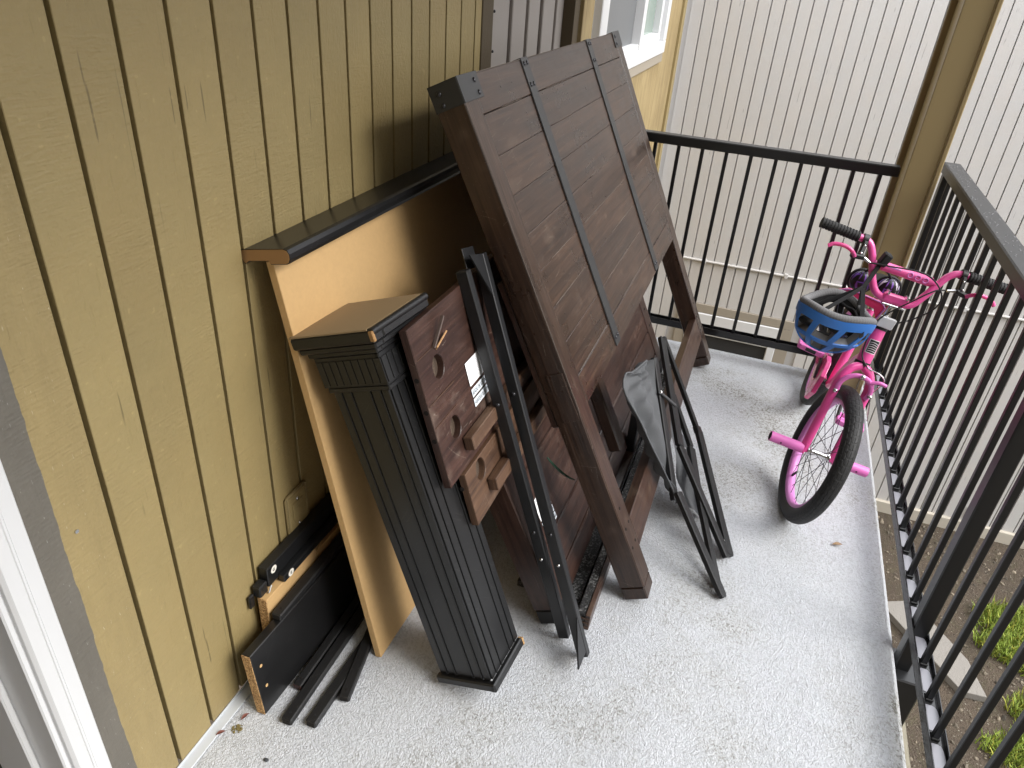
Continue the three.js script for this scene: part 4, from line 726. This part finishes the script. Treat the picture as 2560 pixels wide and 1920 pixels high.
  for (const [a, u, f] of [[-0.118, 0.09, 0.25], [0.118, -0.05, 0.42]]) {
    const p = wpart('pedal', [bar(Rr(a - 0.045, u, f + 0.028), Rr(a + 0.045, u, f + 0.028), 0.022, 0.012, RF, 0.004), bar(Rr(a - 0.045, u, f - 0.028), Rr(a + 0.045, u, f - 0.028), 0.022, 0.012, RF, 0.004), bar(Rr(a - 0.045, u, f - 0.03), Rr(a - 0.045, u, f + 0.03), 0.012, 0.022, RU, 0.004), bar(Rr(a + 0.045, u, f - 0.03), Rr(a + 0.045, u, f + 0.03), 0.012, 0.022, RU, 0.004), cyl(Rr(a - 0.05, u, f), Rr(a + 0.05, u, f), 0.008)], pegPink, t);
    obj('pedal_reflector', into(t, bar(Rr(a - 0.02, u, f + 0.035), Rr(a + 0.02, u, f + 0.035), 0.014, 0.003, RF, 0.001)), M.rivet, p);
  }
  const cg = [[-0.02, 0.03], [0.03, 0.055], [0.16, 0.06], [0.3, 0.105], [0.36, 0.11], [0.41, 0.07], [0.415, 0.0], [0.36, -0.06], [0.3, -0.05], [0.17, -0.005], [0.03, -0.012], [-0.015, 0.0]];
  wpart('chain_guard', prism(cg, 0.012, 0.003).applyMatrix4(new THREE.Matrix4().makeBasis(RF, RU, RA.clone().negate()).setPosition(Rr(-0.045, 0, 0))), clearPink, t);
  const plate = prism([[-0.2, 0.452], [-0.13, 0.492], [-0.02, 0.487], [0.0, 0.472], [-0.008, 0.43], [-0.03, 0.458], [-0.1, 0.468], [-0.185, 0.447]], 0.003, 0.001);
  const pm = new THREE.Matrix4().makeBasis(BA, BU, BF).setPosition(T(0, 0, -0.205));
  const np = wpart('front_plate', plate.applyMatrix4(pm), phys(0.85, 0.04, 0.16, 0.4), t);
  obj('plate_border', into(t, tube([[-0.2, 0.45], [-0.13, 0.49], [-0.02, 0.485], [0.0, 0.47], [-0.012, 0.4]].map(([a, u]) => T(a, u, -0.2)), 0.0025, 40, 6, 0.1)), lilac, np);
}
// ---------------------------------------------------------------- helmet hung from the handlebar
{
  const cenT = T(-0.172, 0.462, -0.055), t = thing('bike_helmet', 'blue vented bike helmet hanging upside down from the pink handlebar', 'helmet', cenT.toArray());
  const yv = V(0.13, 0.985, -0.02).normalize(), xv = V(0.985, -0.06, -0.1); xv.addScaledVector(yv, -xv.dot(yv)).normalize(); frame(t, xv, yv, xv.clone().cross(yv));
  const NP = 144, NT = 30, rim = (p) => -0.010 * Math.cos(2 * p) - 0.008 * Math.cos(p * 3 + 1.2);
  const pt = (p, th, s) => { p += 0.35 * th; const c = Math.pow(Math.max(0, Math.cos(th)), 0.8); return V(0.118 * s * c * Math.cos(p), rim(p) * (1 - th / 1.6) - 0.138 * s * Math.sin(th), 0.098 * s * c * Math.sin(p)); };
  const vent = (p, th) => { const d = ((p * 180 / Math.PI) % 360 + 360) % 360, e = th * 180 / Math.PI;
    if (e > 13 && e < 37) { const k = d % 40; return k > 5 && k < 35; }
    if (e > 43.5 && e < 67) { const k = (d + 20) % 45; return k > 7 && k < 40; }
    if (e > 72 && e < 84) { const k = d % 90; return k > 14 && k < 74; }
    return false; };
  const shell = (so, si) => {
    const P = []; const q = (a, b, c, d) => P.push(...a.toArray(), ...b.toArray(), ...c.toArray(), ...a.toArray(), ...c.toArray(), ...d.toArray());
    const open = (i, j) => j < 0 || j >= NT ? j < 0 : vent((i + 0.5) / NP * 6.2832, (j + 0.5) / NT * 1.5708);
    for (let i = 0; i < NP; i++) for (let j = 0; j < NT; j++) {
      if (open(i, j)) continue;
      const p0 = i / NP * 6.2832, p1 = (i + 1) / NP * 6.2832, t0 = j / NT * 1.5708, t1 = (j + 1) / NT * 1.5708;
      const A = pt(p0, t0, so), B = pt(p1, t0, so), C = pt(p1, t1, so), D = pt(p0, t1, so), a = pt(p0, t0, si), b = pt(p1, t0, si), c = pt(p1, t1, si), d = pt(p0, t1, si);
      q(A, B, C, D); q(d, c, b, a);
      if (open(i, j - 1)) q(B, A, a, b); if (open(i, j + 1)) q(D, C, c, d); if (open((i + NP - 1) % NP, j)) q(A, D, d, a); if (open((i + 1) % NP, j)) q(C, B, b, c);
    }
    const g = new THREE.BufferGeometry(); g.setAttribute('position', new THREE.Float32BufferAttribute(P, 3)); g.computeVertexNormals(); return g;
  };
  obj('shell', shell(1.0, 0.965), phys(0.045, 0.2, 0.62, 0.42, { side: THREE.DoubleSide }), t);
  const foamM = new THREE.MeshStandardMaterial({ color: lin(0.2, 0.2, 0.205), roughness: 0.9, side: THREE.DoubleSide });
  obj('foam', shell(0.963, 0.8), foamM, t);
  obj('liner', shell(0.798, 0.78), new THREE.MeshStandardMaterial({ color: lin(0.012, 0.012, 0.013), roughness: 0.95, side: THREE.DoubleSide }), t);
  { const pts = Array.from({ length: 40 }, (_, k) => pt(k / 40 * 6.2832, 0, 0.885).add(V(0, 0.006, 0))); const lipT = tex(128, 64, (x, y, c) => { const v = 0.1 + 0.16 * ((Math.imul(x * 7919 + y * 104729, 2654435761) >>> 16) % 100) / 100; c[0] = v; c[1] = v; c[2] = v * 1.03; }, true); lipT.repeat.set(6, 1); obj('foam_lip', new THREE.TubeGeometry(new THREE.CatmullRomCurve3(pts, true), 120, 0.0115, 10, true), new THREE.MeshStandardMaterial({ map: lipT, roughness: 0.9 }), t); }
  for (const [p, th] of [[0.3, 0.5], [1.4, 0.35], [2.6, 0.5], [3.9, 0.4], [5.2, 0.45]]) obj('padding', new THREE.SphereGeometry(1, 10, 8).scale(0.032, 0.016, 0.026).translate(...pt(p, th, 0.74).toArray()), M.webbing, t);
  obj('cradle', tube(Array.from({ length: 13 }, (_, k) => pt(2.4 + k * 0.3, 0.12, 0.74).add(V(0, 0.006 * Math.sin(k * 2), 0))), 0.005, 60, 6), M.webbing, t);
  const toL = (w) => t.worldToLocal(w.clone());
  const buck = toL(T(-0.095, 0.612, -0.176)), mid = toL(T(-0.118, 0.53, -0.13));
  for (const [p, th] of [[0.5, 0.25], [2.4, 0.25], [3.8, 0.25], [5.6, 0.25]]) {
    const a = pt(p, th, 0.78), d = mid.clone().sub(a), s = V(0, 0, 1).cross(d.clone().normalize()).normalize();
    obj('strap', bar(a, mid, 0.013, 0.002, s.lengthSq() > 0.1 ? s.cross(d.clone().normalize()) : V(0, 0, 1), 0.0006), M.webbing, t);
  }
  obj('strap', bar(mid, buck, 0.014, 0.003, toL(T(-0.118, 0.53, 0)).sub(mid), 0.0008), M.webbing, t);
  obj('buckle', [bar(buck.clone().add(V(0, -0.012, 0)), buck.clone().add(V(0.01, 0.028, 0)), 0.024, 0.034, V(0, 0, 1), 0.004)], M.webbing, t);
  obj('side_logo', new THREE.BufferGeometry().copy(prism([[0, 0], [0.013, 0.016], [0.02, 0], [0.008, -0.007]], 0.001).applyMatrix4(new THREE.Matrix4().makeRotationY(0.7)).translate(0.062, -0.032, 0.087)), M.blackMetal, t);
}
{ // patterned pads behind the handlebar
  const zeb = (hueA, hueB) => canvasTex(256, 256, (c, w, h) => { c.fillStyle = '#141118'; c.fillRect(0, 0, w, h); for (let k = 0; k < 11; k++) { c.fillStyle = k % 3 ? hueA : hueB; const x = 10 + k * 24, b = 5 + (k * 5 % 7); c.beginPath(); c.moveTo(x, 30); c.bezierCurveTo(x + 34, 80, x - 30, 120, x + 12, 190); c.lineTo(x + 20, 236); c.bezierCurveTo(x + 12 + b, 190, x - 30 + 2 * b, 120, x + b, 30); c.fill(); c.beginPath(); c.ellipse(x + 14, 60 + (k * 53 % 120), 4, 16, 0.6 + k, 0, 6.3); c.fill(); } });
  const defs = [[-0.09, 0.508, -0.262, '#7b4fb5', '#6a3fa0', 'round black pad with purple swirls hanging left behind the handlebar'], [-0.004, 0.515, -0.262, '#8a5cc4', '#e4def0', 'round pad striped purple, white and black tucked inside the handlebar']];
  for (const [a, u, f, c1, c2, label] of defs) {
    const p = T(a, u, f), t = thing('sports_pad', label.replace(' left', ''), 'pad', p.toArray(), 'patterned sports pads');
    obj('cup', new THREE.SphereGeometry(0.036, 28, 20).scale(1, 1.05, 0.85).rotateY(0.3), new THREE.MeshStandardMaterial({ map: zeb(c1, c2), roughness: 0.35 }), t);
    obj('band', new THREE.TorusGeometry(0.036, 0.006, 8, 28).scale(1, 1.05, 1).translate(0, 0, -0.006), M.blackMatte, t);
    obj('strap', tube([V(0, 0.034, 0), V(a < -0.05 ? 0.02 : -0.02, 0.06, 0.02), T(a < -0.05 ? -0.1 : -0.105, 0.6, -0.19).sub(p)], 0.004, 14, 6), M.blackMatte, t);
  }
}
// ---------------------------------------------------------------- small litter on the deck
{
  const leaf = (x, z, a, L, m, label) => { const g = new ParametricGeometry((p, q, o) => { const w = L * 0.2 * Math.sin(Math.PI * p), s = (q - 0.5) * 2; o.set((p - 0.5) * L, 0.003 + 0.004 * Math.sin(p * 3.1) + 0.002 * s * s, s * w); }, 10, 4).rotateY(a); const o = obj('dry_leaf', g, m); o.position.set(x, 0.0012, z); return tag(o, label, 'leaf', 'dry leaves on the deck'); };
  const red = mat(0.16, 0.05, 0.035, 0.6, { side: THREE.DoubleSide }), tan = mat(0.3, 0.2, 0.11, 0.7, { side: THREE.DoubleSide });
  leaf(0.054, -0.82, 1.3, 0.024, red, 'small red brown leaf on the deck beside the chipboard end');
  leaf(0.03, -0.765, 0.9, 0.022, red, 'small reddish leaf by the flashing strip, away from the boards');
  leaf(0.045, -0.885, 0.6, 0.028, tan, 'tan leaf sliver tucked behind the shelf board end');
  leaf(1.4, -2.06, 0.4, 0.035, tan, 'tan curled leaf on bare deck near the bicycle wheel');
  tag(obj('moss_clump', (() => { const gs = []; for (let k = 0; k < 26; k++) { const a = rnd() * 6.28, r = 0.012 * Math.sqrt(rnd()); gs.push(new THREE.IcosahedronGeometry(rr(0.0015, 0.0035), 0).translate(0.055 + r * Math.cos(a), 0.002, -0.79 + r * Math.sin(a))); } return gs; })(), mat(0.19, 0.15, 0.055, 0.9)), 'little olive moss clump on the deck near the flashing', 'moss');
  tag(obj('pebble', new THREE.IcosahedronGeometry(0.0045, 1).scale(1.4, 0.6, 1).translate(0.162, 0.003, -0.752), mat(0.05, 0.055, 0.06, 0.7)), 'dark grey pebble alone on the pale deck', 'pebble');
}
renderer.render(scene, camera);
